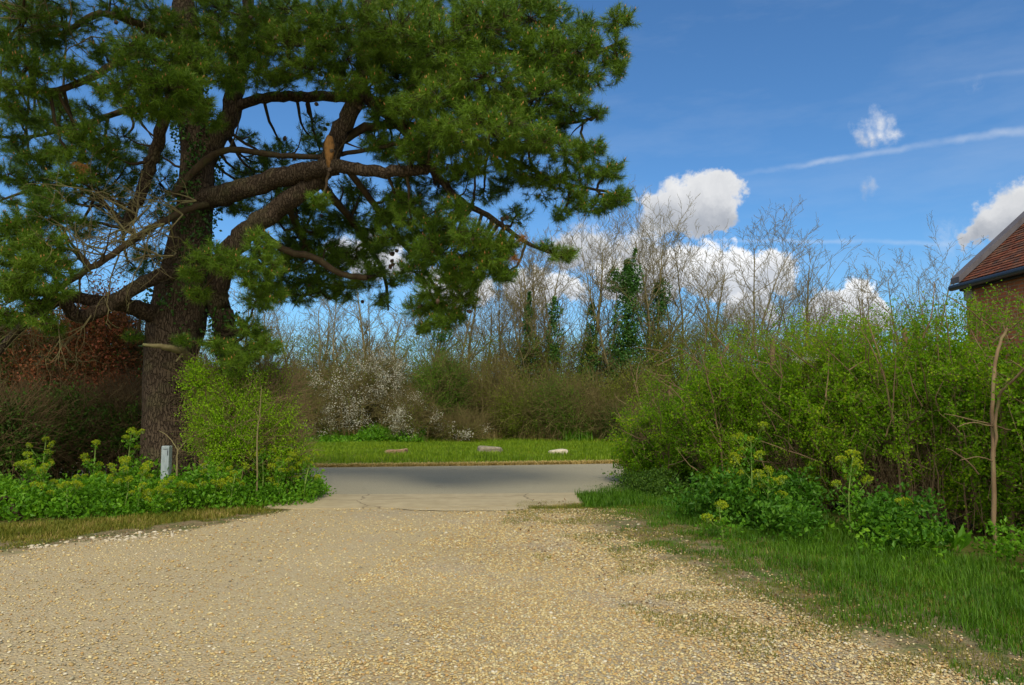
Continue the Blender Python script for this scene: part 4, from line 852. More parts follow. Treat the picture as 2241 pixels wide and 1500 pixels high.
def bare_tree(px, top, Y, label, stems=1, ivy=None, spread=.75, dense=1.0, seed=1, rb=.10, lean=0.0, buds=0, group='bare trees in the far hedgerow'):
    t = at(px, top, Y); base = np.array((t[0], Y, 0)); H = t[2]
    root = empty('ivy_clad_tree' if ivy else 'bare_tree', base, label, 'tree', group)
    SG = tree_segs(base, H, stems, spread, seed, dense, lean, rb)
    P0 = np.array([s[0] for s in SG]); P1 = np.array([s[1] for s in SG]); R0_ = np.array([s[2] for s in SG]); R1 = np.array([s[3] for s in SG]); lv = np.array([s[4] for s in SG])
    mn = .0065
    a = lv == 0; b = MB(); v, f = prisms(P0[a], P1[a], np.maximum(R0_[a], mn), np.maximum(R1[a], mn), 7); b.add(v, f); b.build('trunk', M['treewood'], root)
    a = lv > 0; b = MB(); v, f = prisms(P0[a], P1[a], np.maximum(R0_[a], mn), np.maximum(R1[a], mn * .8), 3); b.add(v, f); b.build('crown', M['treewood'], root)
    if buds:
        i = rng.choice(np.where(lv >= 2)[0], buds); P = P0[i] + rng.normal(0, .05, (buds, 3)); P = P[P[:, 2] < H * .8]; v, f = leaves(P, rdir(len(P)), .05, .035); MB().add(v, f).build('leaves', M['thickleaf'], root, smooth=False)
    if ivy:
        Pv = []
        for (ix, y0, y1, w, n) in ivy:
            n = int(n * 1.0)
            u = rng.random(n); py = y0 + (y1 - y0) * u; Z = np.array([at(ix, q, Y)[2] for q in py]); X = at(ix, 750, Y)[0]
            prof = (.25 + 1.25 * vnoise(np.stack((u * 5 + seed, 0 * u, 0 * u), 1), 1.0, seed)) * np.clip(np.minimum(u * 6, 1), .25, 1)
            rr = w / F * Y * prof * rng.random(n) ** .7; aa = rng.uniform(0, 2 * PI, n)
            Pv.append(np.stack((X + rr * np.cos(aa), Y - .1 + rr * np.sin(aa), Z), 1))
        Pv = np.concatenate(Pv); nz = vnoise(Pv, 2.6, seed) * .7 + vnoise(Pv, 6, seed + 2) * .3; Pv = Pv[nz > .40]
        v, f = leaves(Pv, rdir(len(Pv), -.3), rng.uniform(.06, .12, len(Pv)), rng.uniform(.05, .10, len(Pv)), .1); MB().add(v, f).build('ivy', M['ivy'], root, smooth=False)
T = [
 (608, 655, 34, 'slim bare tree showing just left of the lowest pine clumps, nearest the big trunk', 2, None, .7, 1.0),
 (716, 650, 33.5, 'bare tree with several rising limbs behind the left part of the white blossom', 3, None, .75, .9),
 (812, 590, 34, 'bare single-stemmed tree directly behind the white blossom bush', 1, None, .85, 1.0),
 (866, 690, 35, 'thin pale bare tree low behind the right side of the blossom bush', 1, None, .6, .9),
 (972, 560, 33.5, 'bare tree with thinly ivied trunk behind the lowest hanging pine spray', 2, [(968, 690, 900, 22, 2600)], .7, 1.0),
 (1062, 640, 34.5, 'low twiggy bare tree between the pine tips and the first ivy column', 2, None, .8, 1.0),
 (1156, 565, 33.5, 'bare tree with narrow ivy sleeve, left of the pair below the pine tip', 1, [(1158, 640, 840, 22, 2600)], .75, 1.1),
 (1214, 520, 33, 'tall feathery bare tree with thin ivy, right under the pine tip', 2, [(1213, 650, 790, 17, 1500)], .8, 1.25),
 (1298, 515, 33.5, 'bare tree with ivy sleeve widening to a dark bulge near its base', 1, [(1296, 665, 800, 22, 2600), (1290, 760, 850, 44, 3200)], .7, 1.1),
 (1382, 498, 33, 'tree with the heaviest dark ivy, forked at the top like a Y', 2, [(1375, 570, 860, 40, 9000), (1345, 580, 640, 20, 900), (1393, 545, 640, 16, 900), (1372, 690, 860, 46, 5000)], .7, 1.0),
 (1436, 520, 34, 'ivy clad tree just right of the most thickly ivied one', 1, [(1440, 620, 860, 24, 4600), (1450, 610, 690, 18, 900), (1432, 780, 860, 34, 2400)], .7, 1.1),
 (1484, 530, 34.5, 'tall slender bare tree without ivy, first right of the ivied group', 2, None, .7, 1.1),
 (1530, 590, 34, 'shorter bare tree with arching side branches before the white cloud', 2, None, .8, 1.1),
 (1575, 590, 35, 'thin dark-stemmed bare tree close left of the tallest tip over the cloud', 1, None, .5, .8),
 (1607, 522, 34, 'tall bare tree with wide upswept branches over the large white cloud', 2, None, .8, 1.0),
 (1765, 590, 33, 'dark leaning bare tree standing up between the two right hand clouds', 1, None, .8, .9),
 (1712, 650, 35, 'low bare treetop just left of the gap between the clouds', 2, None, .8, .8),
 (1836, 640, 35, 'low fine bare treetop in front of the small right hand cloud', 2, None, .8, .8),
 (1905, 628, 33, 'bare treetop rising at the right end of the small cloud', 2, None, .8, .9),
 (1985, 600, 33, 'bare treetop with several upright tips above the middle of the hedge', 2, None, .75, .9),
 (2060, 610, 34, 'bare treetop immediately left of the building eaves', 2, None, .8, .9),
 (560, 640, 36, 'faint bare tree glimpsed behind the trunk side of the pine', 2, None, .7, .8),
 (910, 640, 36, 'slender bare tree glimpsed behind the hanging pine spray', 2, None, .7, .9),
 (1110, 600, 36, 'pale bare tree in the row behind the first ivy column', 2, None, .7, 1.0),
 (1250, 600, 36, 'bare twiggy tree between the feathery tree and the ivy bulge tree', 2, None, .7, 1.0),
 (640, 700, 37, 'thin upright bare tree in the gap just right of the bright bush', 1, None, .6, .9),
 (765, 680, 37, 'low bare tree between the many-limbed tree and the blossom', 2, None, .7, .9),
 (1020, 600, 37, 'straight bare pole-like tree right of the lowest pine spray', 1, None, .55, 1.0),
 (1185, 600, 37, 'pole-like bare tree seen between the two slimmest ivy columns', 1, None, .5, 1.0),
 (1410, 560, 36.5, 'bare tree squeezed between the Y-shaped ivy and its neighbour', 1, None, .5, 1.0),
 (1640, 600, 36.5, 'bare tree behind the right branches of the tallest upswept tree', 2, None, .7, .9),
 (1345, 570, 36, 'bare tree half hidden behind the left side of the Y-shaped ivy', 2, None, .7, 1.0),
]
for i, (px, top, Y, lab, st, ivy, sp, dn) in enumerate(T):
    bare_tree(px, top, Y, lab, st, ivy, sp, dn, seed=40 + i, rb=.12 if st == 1 else .09, buds=160 + 300 * (i % 2))

# ------------------------------------------------------------------ shrubs
def strands(C, R, N, r, seglen, up=.5, bottom=0.0, out=.6, segs=4):
    """curved twigs filling an ellipsoid (C centre, R radii)"""
    d = rdir(N); P = C + d * rng.random((N, 1)) ** .45 * R; P[:, 2] = np.maximum(P[:, 2], bottom)
    D = unit(d * out + rng.normal(0, .5, (N, 3)) + (0, 0, up)); A = []; B = []; RA = []; RB = []
    rr = r * rng.uniform(.6, 1.4, N)
    for k in range(segs):
        D = unit(D + rng.normal(0, .22, (N, 3))); Q = P + D * seglen * rng.uniform(.6, 1.3, (N, 1)) / segs
        A.append(P); B.append(Q); RA.append(rr * (1 - k / segs * .7)); RB.append(rr * (1 - (k + 1) / segs * .7)); P = Q
    return np.concatenate(A), np.concatenate(B), np.concatenate(RA), np.concatenate(RB)
def clusters(P, n, size, s0, s1, up=.3, asp=.7):
    N = len(P); Q = np.repeat(P, n, 0) + rng.normal(0, size, (N * n, 3)); L = rng.uniform(s0, s1, N * n)
    return leaves(Q, rdir(N * n, up), L, L * asp)
def shrub(name, C, R, label, cat='shrub', group=None, stems=10, twigs=1500, twr=.006, twl=.5, wood='twig', parts=(), stemr=.025):
    C = np.array(C, float); R = np.array(R, float); root = empty(name, (C[0], C[1], 0), label, cat, group)
    for i in range(stems):
        b = MB(); a = rng.uniform(0, 2 * PI); q = rng.uniform(.1, .75); top = C + np.array((math.cos(a) * R[0] * q, math.sin(a) * R[1] * q, R[2] * rng.uniform(.2, .8)))
        bs = np.array((C[0] + math.cos(a) * R[0] * q * .4, C[1] + math.sin(a) * R[1] * q * .4, -.05)); mid = (bs + top) / 2 + rng.normal(0, .1, 3)
        addtube(b, [bs, mid, top], [stemr, stemr * .7, stemr * .25], 6, 4, .05, .5); b.build('stem', M[wood], root)
    v, f = prisms(*strands(C, R, twigs, twr, twl), 3); MB().add(v, f).build('twigs', M[wood], root)
    for (pn, m, ncl, n, sz, s0, s1, shell, zlo, seed, th) in parts:
        d = rdir(ncl); rr = rng.uniform(shell, 1.0, (ncl, 1)) ** .6; P = C + d * rr * R * (1 + .18 * rng.normal(size=(ncl, 1)))
        k = (P[:, 2] > zlo) & (vnoise(P, 1.6, seed) * .6 + vnoise(P, 5, seed + 1) * .4 > th); P = P[k]
        if len(P): v, f = clusters(P, n, sz, s0, s1); MB().add(v, f).build(pn, M[m], root, smooth=False)
    return root
# dense tangle backing the far hedgerow (nobody could count these stems)
def tangle(N, x0, x1, y0, y1, ztop, r, L, seed, up=.6, thr=.0):
    x = rng.uniform(x0, x1, N); top = ztop * (.55 + .75 * vnoise(np.stack((x * .55, 0 * x, 0 * x), 1), 1, seed) + .25 * (vnoise(np.stack((x * 2.1, 0 * x, 0 * x), 1), 1, seed + 3) - .5))
    P = np.stack((x, rng.uniform(y0, y1, N), rng.random(N) * top), 1); P = P[vnoise(P, 1.1, seed + 5) > thr]; N = len(P)
    D = unit(rng.normal(0, .6, (N, 3)) + (0, 0, up)); A = []; rr = r * rng.uniform(.5, 1.6, N); out = [[], [], [], []]
    for k in range(4):
        D = unit(D + rng.normal(0, .28, (N, 3))); Q = P + D * L * rng.uniform(.5, 1.4, (N, 1)) / 4
        for lst, vv_ in zip(out, (P, Q, rr * (1 - k / 4 * .7), rr * (1 - (k + 1) / 4 * .7))): lst.append(vv_)
        P = Q
    return [np.concatenate(q) for q in out]
mb = MB()
for a in (tangle(62000, -24, 26, 33.0, 35.4, 3.1, .0085, 1.0, 3, .55, .25), tangle(34000, -24, 26, 33.6, 36.0, 5.2, .0065, 1.1, 8, .9, .42)):
    v, f = prisms(*a, 3); mb.add(v, f)
mb.build('twigs', M['twig'])
o = bpy.data.objects['twigs']; 
for ob in list(bpy.data.objects):
    if ob.name.startswith('twigs') and ob.parent is None:
        ob.name = 'undergrowth'; tag(ob, 'brown olive tangle of twigs and brambles filling the far hedgerow', 'undergrowth', kind='stuff')
N = 52000; P = np.stack((rng.uniform(-22, 22, N), rng.uniform(32.4, 35, N), rng.random(N) ** 1.3 * 4.4), 1); k = vnoise(P, .7, 4) * .6 + vnoise(P, 2.2, 6) * .4 > .46; v, f = clusters(P[k], 5, .12, .035, .08)
tag(MB().add(v, f).build('hedgerow_leaves', M['thickleaf'], smooth=False), 'small olive green leaves sprinkled through the far hedgerow', 'foliage', kind='stuff')
# row of shadowed growth behind so that no horizon shows through
A = []
for Xc in np.arange(-34, 36, 1.6): A.append(strands(np.array((Xc, 37.5, 1.0)), np.array((1.7, 1.6, 1.7)), 1500, .014, 1.2, segs=3))
v, f = prisms(*[np.concatenate([a[k] for a in A]) for k in range(4)], 3)
tag(MB().add(v, f).build('wood', M['twigdark']), 'dark brushwood seen through the hedgerow in the distance', 'undergrowth', kind='stuff')

def pshrub(px, pyc, Y, rx, rz, **k):
    Y = Y - .9 if Y > 31 else Y; C = at(px, pyc, Y); s = Y / F; return C, (rx * s, rx * s * .8, rz * s)
blg = 'blackthorn bushes in white blossom'
def blossom(px, py, Y, rx, rz, lab, seed, th=.5, ncl=2600, mul=9):
    C, R = pshrub(px, py, Y, rx, rz)
    shrub('blossom_bush', C, R, lab, 'bush', blg, 8, 1000, .007, .9, 'twig', parts=(('blossom', 'blossom', ncl, mul, .08, .035, .062, .6, .2, seed, th), ('leaves', 'thickleaf', 500, 6, .1, .03, .06, .3, .2, seed + 7, .5)))
blossom(775, 850, 32.2, 90, 85, 'largest blossom bush, white with flowers, left of the green hawthorn', 3, .56, 2600, 6)
blossom(690, 920, 31.8, 45, 40, 'small straggling blossom bush low at the left foot of the largest one', 9, .54, 900)
blossom(905, 915, 31.6, 55, 45, 'low blossom bush with loose white sprays at the right foot of the largest one', 14, .55, 1400)
blossom(1010, 945, 31.7, 50, 22, 'lowest blossom bush, a few white sprigs close to the dry grass', 21, .58, 800)
blossom(845, 830, 32.6, 50, 55, 'greyish blossom bush just behind the right shoulder of the largest one', 27, .52, 1200, 7)
hg = 'leafing hawthorn bushes of the far hedgerow'
def haw(px, py, Y, rx, rz, lab, m='bushleaf', ncl=1400, th=.46, seed=1, mul=9):
    C, R = pshrub(px, py, Y, rx, rz)
    shrub('hawthorn_bush', C, R, lab, 'bush', hg, 8, 750, .007, .9, 'twig', parts=(('leaves', m, int(ncl * 1.3), mul, .11, .035, .065, .2, .1, seed, th - .03),))
haw(960, 860, 32.4, 70, 95, 'bushy green hawthorn at the centre, right of the white blossom', 'midleaf', 1500, .46, 5)
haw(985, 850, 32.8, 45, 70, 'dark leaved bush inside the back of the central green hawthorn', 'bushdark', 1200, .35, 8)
haw(1130, 900, 32.4, 60, 70, 'brownish olive bush below the first pair of ivied trees', 'thickleaf', 1000, .46, 12)
haw(1215, 890, 32.2, 60, 75, 'olive bush at the foot of the feathery tree', 'midleaf', 900, .48, 15)
haw(1300, 890, 32.4, 60, 75, 'olive bush under the ivy bulge', 'thickleaf', 900, .46, 19)
haw(1390, 880, 32.6, 65, 85, 'green tinged bush beside the left end of the near hedge', 'thickleaf', 1100, .42, 22)
haw(655, 880, 32.6, 55, 60, 'dark green bush glimpsed left of the blossom', 'bushdark', 900, .38, 26)
haw(1480, 790, 33.5, 80, 90, 'pale olive bush top showing over the low end of the near hedge', 'thickleaf', 1100, .46, 31)
haw(1600, 760, 33.5, 90, 80, 'grey green twiggy bush top under the tall upswept tree', 'thickleaf', 1100, .46, 34)
haw(1250, 905, 31.9, 50, 55, 'small brighter green bush low between the two olive bushes', 'midleaf', 600, .46, 43)
haw(1350, 925, 31.8, 45, 40, 'darkest low bush just left of the near hedge end', 'bushdark', 700, .4, 47)
haw(1070, 850, 33, 70, 75, 'brown twiggy bush between the central hawthorn and the ivied pair', 'thickleaf', 400, .55, 37)
# low green plants at the hedgerow foot
N = 2600; x = rng.uniform(-9.5, -3.5, N); y = 31 + rng.normal(0, .55, N); z = rng.random(N) * .55 * np.clip(vnoise(np.stack((x, y, 0 * x), 1), .9, 3) * 1.6, .1, 1)
v, f = clusters(np.stack((x, y, z), 1), 6, .08, .06, .14, .5)
tag(MB().add(v, f).build('weeds', M['herb'], smooth=False), 'low leafy green weeds at the foot of the blossom bushes', 'weeds', kind='stuff')
o = gnd(1260, 968)
v, f4, f3 = grassblades(o + np.stack((rng.normal(0, .26, 260), rng.normal(0, .16, 260), np.zeros(260)), 1), rng.uniform(.4, .8, 260), .035, .7)
b = MB(); b.add(v, f4); b.n -= len(v); b.f3.append(f3 + b.n); b.m3.append(np.zeros(len(f3))); b.n += len(v)
tag(b.build('iris_clump', M['herb']), 'clump of strap leaved green plants at the foot of the far hedgerow', 'plant', kind='stuff')

# left-hand thicket behind the trunk: copper leaved shrubs and dark growth
lg = 'thicket behind the pine trunk'
def lsh(px, py, Y, rx, rz, lab, name, m, ncl, th, seed, wood='twigdark', s0=.03, s1=.055, extra=()):
    C, R = pshrub(px, py, Y, rx, rz)
    shrub(name, C, R, lab, 'shrub', lg, 12, 1900, .0055, .7, wood, parts=((('leaves', m, int(ncl * 1.7), 11, .09, s0 * 1.25, s1 * 1.3, .3, .1, seed, th),) + extra), stemr=.03)
lsh(215, 800, 15.0, 95, 150, 'copper red leaved shrub immediately left of the pine trunk', 'copper_shrub', 'red', 2000, .40, 3, extra=(('green_leaves', 'bushdark', 700, 8, .08, .03, .05, .3, .1, 6, .45),))
lsh(90, 820, 14.8, 110, 130, 'second copper leaved shrub, further left and browner', 'copper_shrub', 'red', 1000, .42, 9, extra=(('green_leaves', 'bushdark', 1300, 9, .08, .03, .05, .3, .1, 16, .42),))
lsh(-60, 800, 14.5, 110, 150, 'dark green shrub cut by the left edge of the picture', 'dark_shrub', 'bushdark', 1900, 0.43, 12)
lsh(130, 950, 14.0, 120, 90, 'low dark bush under the copper leaved shrubs', 'dark_shrub', 'bushdark', 1900, 0.47, 17)
lsh(270, 940, 14.2, 75, 80, 'low dark bush against the left side of the trunk base', 'dark_shrub', 'bushdark', 1300, 0.50, 21)
lsh(305, 850, 15.4, 40, 110, 'brown shrub with small white blossom touching the left edge of the trunk', 'dark_shrub', 'thickleaf', 500, .5, 23, 'twig', extra=(('blossom', 'blossom', 260, 8, .06, .02, .035, .4, .1, 33, .5),))
lsh(10, 960, 13.0, 90, 80, 'dark leafy bush low at the left edge of the picture', 'dark_shrub', 'bushdark', 1500, 0.47, 41)
# bright bush right of trunk
C, R = pshrub(522, 940, 12.6, 108, 122)
shrub('spring_bush', C, R, 'bright yellow green bush in front of the right side of the pine trunk', 'bush', None, 16, 2200, .004, .5, 'hedgewood', parts=(('leaves', 'bushleaf', 7600, 11, .055, .018, .036, .35, .1, 3, .45),), stemr=.016)
C, R = pshrub(590, 900, 13.0, 55, 90)
shrub('spring_bush', C, R, 'thinner twiggy yellow green bush at the right shoulder of the bright bush', 'bush', None, 9, 1600, .004, .55, 'hedgewood', parts=(('leaves', 'bushleaf', 2600, 9, .07, .018, .034, .3, .1, 8, .45),), stemr=.014)
C, R = pshrub(612, 1000, 12.7, 58, 75)
shrub('spring_bush', C, R, 'low bright green bush sloping down to the concrete apron', 'bush', None, 8, 700, .004, .45, 'hedgewood', parts=(('leaves', 'bushleaf', 1500, 9, .07, .024, .045, .3, .05, 18, .40),), stemr=.012)
C, R = pshrub(440, 830, 12.4, 40, 45)
shrub('spring_bush', C, R, 'small bright leafy shoots crossing the trunk above the post', 'bush', None, 4, 260, .004, .45, 'hedgewood', parts=(('leaves', 'bushleaf', 420, 9, .06, .025, .045, .3, .1, 12, .38),), stemr=.012)
for (x0, y0, x1, y1, Yd, lab) in [(563, 1000, 572, 845, 11.9, 'thin pale bare sapling rising out of the bright bush')]:
    b = MB(); p0 = at(x0, y0, Yd); p0[2] = 0; addtube(b, [p0, at(x0, 960, Yd), at(568, 900, Yd), at(x1, y1, Yd)], [.014, .012, .009, .004], 6, 4, .05, .8)
    addtube(b, [at(566, 915, Yd), at(556, 890, Yd)], [.007, .003], 5, 3); tag(b.build('bare_sapling', M['deadwood']), lab, 'sapling')

# ------------------------------------------------------------------ post and sapling
root = empty('marker_post', (*at(363, 1050, 12.0)[:2], 0), 'grey blue square post standing in the greenery before the pine trunk', 'post')
px0 = root.location.x; yy = 12.0; zt = at(363, 976, 12.0)[2]
b = MB(); w = .058; h = zt
bv = []
for z, q in ((-.05, 1), (h - .015, 1), (h, .9)):
    bv += [(px0 - w * q, yy - w * q, z), (px0 + w * q, yy - w * q, z), (px0 + w * q, yy + w * q, z), (px0 - w * q, yy + w * q, z)]
b.add(bv, [(i + j * 4, (i + 1) % 4 + j * 4, (i + 1) % 4 + 4 + j * 4, i + 4 + j * 4) for j in (0, 1) for i in range(4)] + [(8, 9, 10, 11)])
b.build('shaft', M['post'], root, smooth=False)
b = MB(); box(b, (px0 - .03, yy - w - .003, h - .052), (px0 + w - .008, yy - w + .004, h - .044)); box(b, (px0 + w - .024, yy - w - .003, h - .145), (px0 + w - .012, yy - w + .004, h - .066)); b.build('slot', M['slot'], root, smooth=False)
b = MB(); Yd = 11.85; p0 = at(388, 1050, Yd); p0[2] = 0
addtube(b, [p0, at(388, 1010, Yd), at(389, 985, Yd)], [.016, .014, .013], 7, 4, .05, .3)
addtube(b, [at(389, 986, Yd), at(383, 976, Yd), at(366, 954, Yd), at(348, 943, Yd)], [.011, .009, .007, .004], 6, 4, .05, .3)
addtube(b, [at(389, 988, Yd), at(395, 980, Yd), at(409, 961, Yd)], [.009, .007, .003], 6, 4, .05, .3)
addtube(b, [at(389, 988, Yd), at(390, 976, Yd)], [.008, .005], 6, 3)
tag(b.build('forked_sapling', M['deadwood']), 'bare forked stick like a Y right beside the grey blue post', 'sapling')
b = MB(); addtube(b, [gnd(-30, 1105, .25), gnd(20, 1095, .22), gnd(34, 1118, .12), gnd(38, 1135, .03)], [.03, .035, .035, .04], 9, 5, .12, .5); tag(b.build('fallen_branch', M['limb']), 'thick curved dead branch in the weeds at the left edge', 'branch')
b = MB(); addtube(b, [gnd(312, 1075, .05) , gnd(345, 1082, .12), gnd(390, 1098, .04)], [.01, .012, .008], 6, 5, .1, .8); tag(b.build('fallen_branch', M['deadwood']), 'thin dead stick lying in the weeds below the post', 'branch')

# ------------------------------------------------------------------ ground-cover and flowering plants on the left
N = 9000; x = rng.uniform(-9.6, -3.15, N); front = np.interp(x, [-9.6, -6.6, -4.9, -4, -3.1], [9.6, 10.4, 11.0, 11.4, 12.2]); y = front + rng.random(N) ** .8 * 2.4
nz = vnoise(np.stack((x, y, 0 * x), 1), 1.4, 31); hgt = (.04 + .85 * nz ** 1.6) * np.clip((y - front) * 1.6 + .25, .2, 1); z = rng.random(N) ** .7 * hgt
k = y < lerp_line(NEAR, x) + .1; P = np.stack((x, y, z), 1)[k]
v, f = clusters(P, 6, .06, .025, .085, .45, .62)
tag(MB().add(v, f).build('ground_cover', M['herb'], smooth=False), 'low bright green nettles and leaves carpeting the left bank', 'ground cover', kind='stuff')
def umbel_mesh():
    n = 95; d = rdir(n, .55); P = d * .052 * (1, 1, .62) * rng.uniform(.8, 1.05, (n, 1)); L = rng.uniform(.012, .022, n); v, f = leaves(P, rdir(n, .3), L, L)
    b = MB().add(v, f); N = 12; v, f = prisms(np.zeros((N, 3)) + (0, 0, -.04), rdir(N, .8) * .04, .0015, .001, 3); b.add(v, f, 1)
    o = b.build('umbel', [M['umbel'], M['stemgreen']], smooth=False); me = o.data; bpy.data.objects.remove(o); return me
UMB = [umbel_mesh() for _ in range(4)]
def alexanders(x, y, h, label, group, seed, heads=7, name='yellow_green_plant', leafn=90, z0=0.0, size=1.0):
    r = np.random.default_rng(seed); root = empty(name, (x, y, 0), label, 'plant', group)
    b = MB(); lf = []; um = []
    top = np.array((x + r.normal(0, .05), y + r.normal(0, .05), h)); bs = np.array((x, y, -.02))
    p, rr = addtube(b, [bs, (bs + top) / 2 + r.normal(0, .03, 3), top], [.011, .009, .006], 6, 5)
    um.append(top)
    for i in range(heads):
        t = r.uniform(.35, .95); o = bs + (top - bs) * t; a = r.uniform(0, 2 * PI); L = r.uniform(.12, .32) * size
        e = o + np.array((math.cos(a) * L * .7, math.sin(a) * L * .7, L * r.uniform(.4, .9))); addtube(b, [o, (o + e) / 2 + (0, 0, -.02), e], [.005, .004, .003], 5, 3); um.append(e); lf.append(o); lf.append((o + e) / 2)
    b.build('stem', M['stemgreen'], root)
    for i in range(leafn // 8): t = r.uniform(.05, .6); lf.append(bs + (top - bs) * t + r.normal(0, .10, 3) * (1, 1, .3))
    P = np.array(lf); v, f = clusters(P, 9, .045, .03, .065, .3); MB().add(v, f).build('leaves', M['herb'], root, smooth=False)
    for u in um:
        o = bpy.data.objects.new('umbel', UMB[r.integers(0, 4)]); COL.objects.link(o); o.parent = root
        k = r.uniform(.8, 1.35) * size; o.location = tuple(u - np.array((x, y, 0))); o.scale = (k, k, k); o.rotation_euler = (r.normal(0, .3), r.normal(0, .3), r.uniform(0, 6))
ag = 'yellow green flowering plants on the left bank'
AL = [(70, 1075, 11.0, .75, 'first of the row, at the far left above the fallen branch'), (105, 1080, 10.9, .62, 'bright yellow one beside the leftmost of the row'), (85, 1010, 12.3, 1.0, 'tall one standing before the dark thicket on the far left'),
      (205, 1010, 12.4, .95, 'tall one midway between the left edge and the trunk'), (280, 1000, 12.0, 1.15, 'tallest one just left of the trunk base'), (270, 1060, 11.2, .75, 'yellow one left of the post, in the front row'), (300, 1085, 11.0, .58, 'short yellow one in front and left of the post'),
      (395, 1085, 11.2, .42, 'short one directly below the forked stick'), (455, 1070, 11.6, .60, 'one in front of the left half of the bright bush'), (505, 1075, 11.5, .52, 'one in front of the middle of the bright bush'), (570, 1040, 12.2, .82, 'one in front of the right half of the bright bush'),
      (640, 1030, 12.5, .95, 'one with loose heads leaning toward the road'), (615, 1060, 12.1, .70, 'dense one at the right end of the bank'), (665, 1065, 12.4, .62, 'last of the row, next to the concrete apron'), (590, 1000, 12.8, 1.0, 'one rising behind the right end of the bank'), (345, 1090, 10.9, .40, 'small one in the grass before the post'), (150, 1085, 10.8, .45, 'low green one by the grass on the left')]
for i, (px, py, Y, h, lab) in enumerate(AL):
    q = at(px, py, Y); alexanders(q[0], Y, h, 'yellow green umbel plant, ' + lab, ag, 100 + i, heads=8, size=.95)

# ------------------------------------------------------------------ the hedge on the right
def hedge():
    root = empty('hedge', (4.6, 11.6, 0), 'tall ragged green hedge running along the right of the drive', 'hedge')
    cen = np.array([(2.8, 15.6), (3.45, 14.3), (4.9, 11.6), (6.35, 8.7), (8.2, 4.9)])
    seg = np.linalg.norm(np.diff(cen, axis=0), axis=1); cum = np.concatenate(([0], np.cumsum(seg))); Lt = cum[-1]
    def pos(s, w):
        X = np.interp(s, cum, cen[:, 0]); Y = np.interp(s, cum, cen[:, 1])
        n = np.array((-.893, -.45)); return X + n[0] * w, Y + n[1] * w      # +w is towards the drive
    hs = [0, .5, 1.2, 2.2, 3.5, 5.0, 6.5, 8, Lt]; hv = [1.1, 1.35, 1.8, 2.4, 2.72, 2.82, 2.70, 2.62, 2.6]
    def H(s): return np.interp(s, hs, hv) + .36 * (vnoise(np.stack((s * 1.3, 0 * s, 0 * s), 1), 1, 4) - .5) + .34 * (vnoise(np.stack((s * 5, 0 * s, 0 * s), 1), 1, 9) - .5)
    Wd = .85
    def vol(N, shell=0.0, zlo=0.0):
        s = rng.uniform(-.15, Lt, N); u = rng.uniform(-1, 1, N); z = rng.uniform(zlo, 1, N) * H(np.clip(s, 0, Lt))
        if shell:
            k = rng.random(N) < shell; u = np.where(k, np.sign(u) * (1 - np.abs(rng.normal(0, .14, N))), u)
            kt = rng.random(N) < .22; z = np.where(kt, H(np.clip(s, 0, Lt)) * (1 - np.abs(rng.normal(0, .06, N))), z)
        taper = 1 - .35 * np.clip((z / 2.9 - .6) / .4, 0, 1) ** 2
        endr = np.sqrt(np.clip(1 - np.clip((.7 - s) / .95, 0, 1) ** 2, 0.05, 1))
        bulge = .68 + .62 * vnoise(np.stack((s * 1.4, z * 1.4, 0 * s), 1), 1, 13)
        X, Y = pos(np.clip(s, -.15, Lt), u * Wd * taper * endr * bulge); X = X - np.where(s < 0, 0, 0)
        return np.stack((X, Y, z), 1), s, u
    # stems
    for i in range(80):
        b = MB()
        s = rng.uniform(0, Lt); w = rng.uniform(-.6, .7); x, y = pos(s, w); h = float(H(np.array([s]))[0]); lean = rng.normal(0, .18, 2)
        r = rng.uniform(.009, .022)
        addtube(b, [(x, y, -.03), (x + lean[0] * .5, y + lean[1] * .5, h * .4), (x + lean[0] * 1.2, y + lean[1], h * .75), (x + lean[0] * 2, y + lean[1] * 1.6, h * rng.uniform(.9, 1.1))], [r, r * .8, r * .55, .004], 6, 4, .06, .8); b.build('stem', M['hedgewood'], root)
    b = MB()
    for i in range(230):          # cut side stubs and slanting branches
        s = rng.uniform(0, Lt); w = rng.uniform(.1, .9); x, y = pos(s, w); z = rng.uniform(.4, 2.5); d = unit(np.array([[rng.normal(-.2, .6), rng.normal(0, .5), rng.uniform(.2, 1.2)]]))[0]; L = rng.uniform(.3, .9)
        p = np.array((x, y, z)); addtube(b, [p, p + d * L * .5 + rng.normal(0, .03, 3), p + d * L], [.011, .008, .004], 5, 3, .06, .6)
    b.build('branches', M['hedgewood'], root)['kind'] = 'stuff'
    for pts, r in (([(1996, 1120, 10.15), (1988, 1020, 10.1), (1974, 900, 10.2), (1984, 790, 10.3)], .036), ([(2176, 1200, 8.3), (2174, 1050, 8.3), (2172, 900, 8.35), (2180, 780, 8.5), (2204, 720, 8.7)], .024),
                   ([(2214, 1150, 9.0), (2206, 1000, 8.95), (2186, 880, 8.95), (2168, 780, 9.1)], .042), ([(1945, 1110, 10.5), (1928, 1000, 10.5), (1934, 860, 10.6)], .022), ([(1692, 820, 12.4), (1690, 745, 12.4)], .045), ([(1551, 900, 13.9), (1550, 812, 13.8)], .035),
                   ([(1468, 900, 14.3), (1465, 848, 14.3)], .05), ([(1983, 830, 10.5), (1980, 718, 10.5)], .04), ([(1570, 830, 13.4), (1600, 745, 13.4)], .03)):
        b = MB(); P = [at(*p) for p in pts]
        if pts[0][1] > 1100: P[0][2] = -.03
        else: P = [np.array((P[0][0], P[0][1] + .1, 0))] + P
        addtube(b, P, [r * 1.1] + [r * (1 - .12 * i) for i in range(len(P) - 1)], 10, 6, .05, .25); b.build('stem', M['hedgewood'], root)
    b = MB(); addtube(b, [at(2176, 1000, 8.3), at(2185, 880, 8.2), at(2215, 835, 8.0), at(2260, 790, 7.8)], [.016, .016, .014, .01], 7, 5, .08, .4)
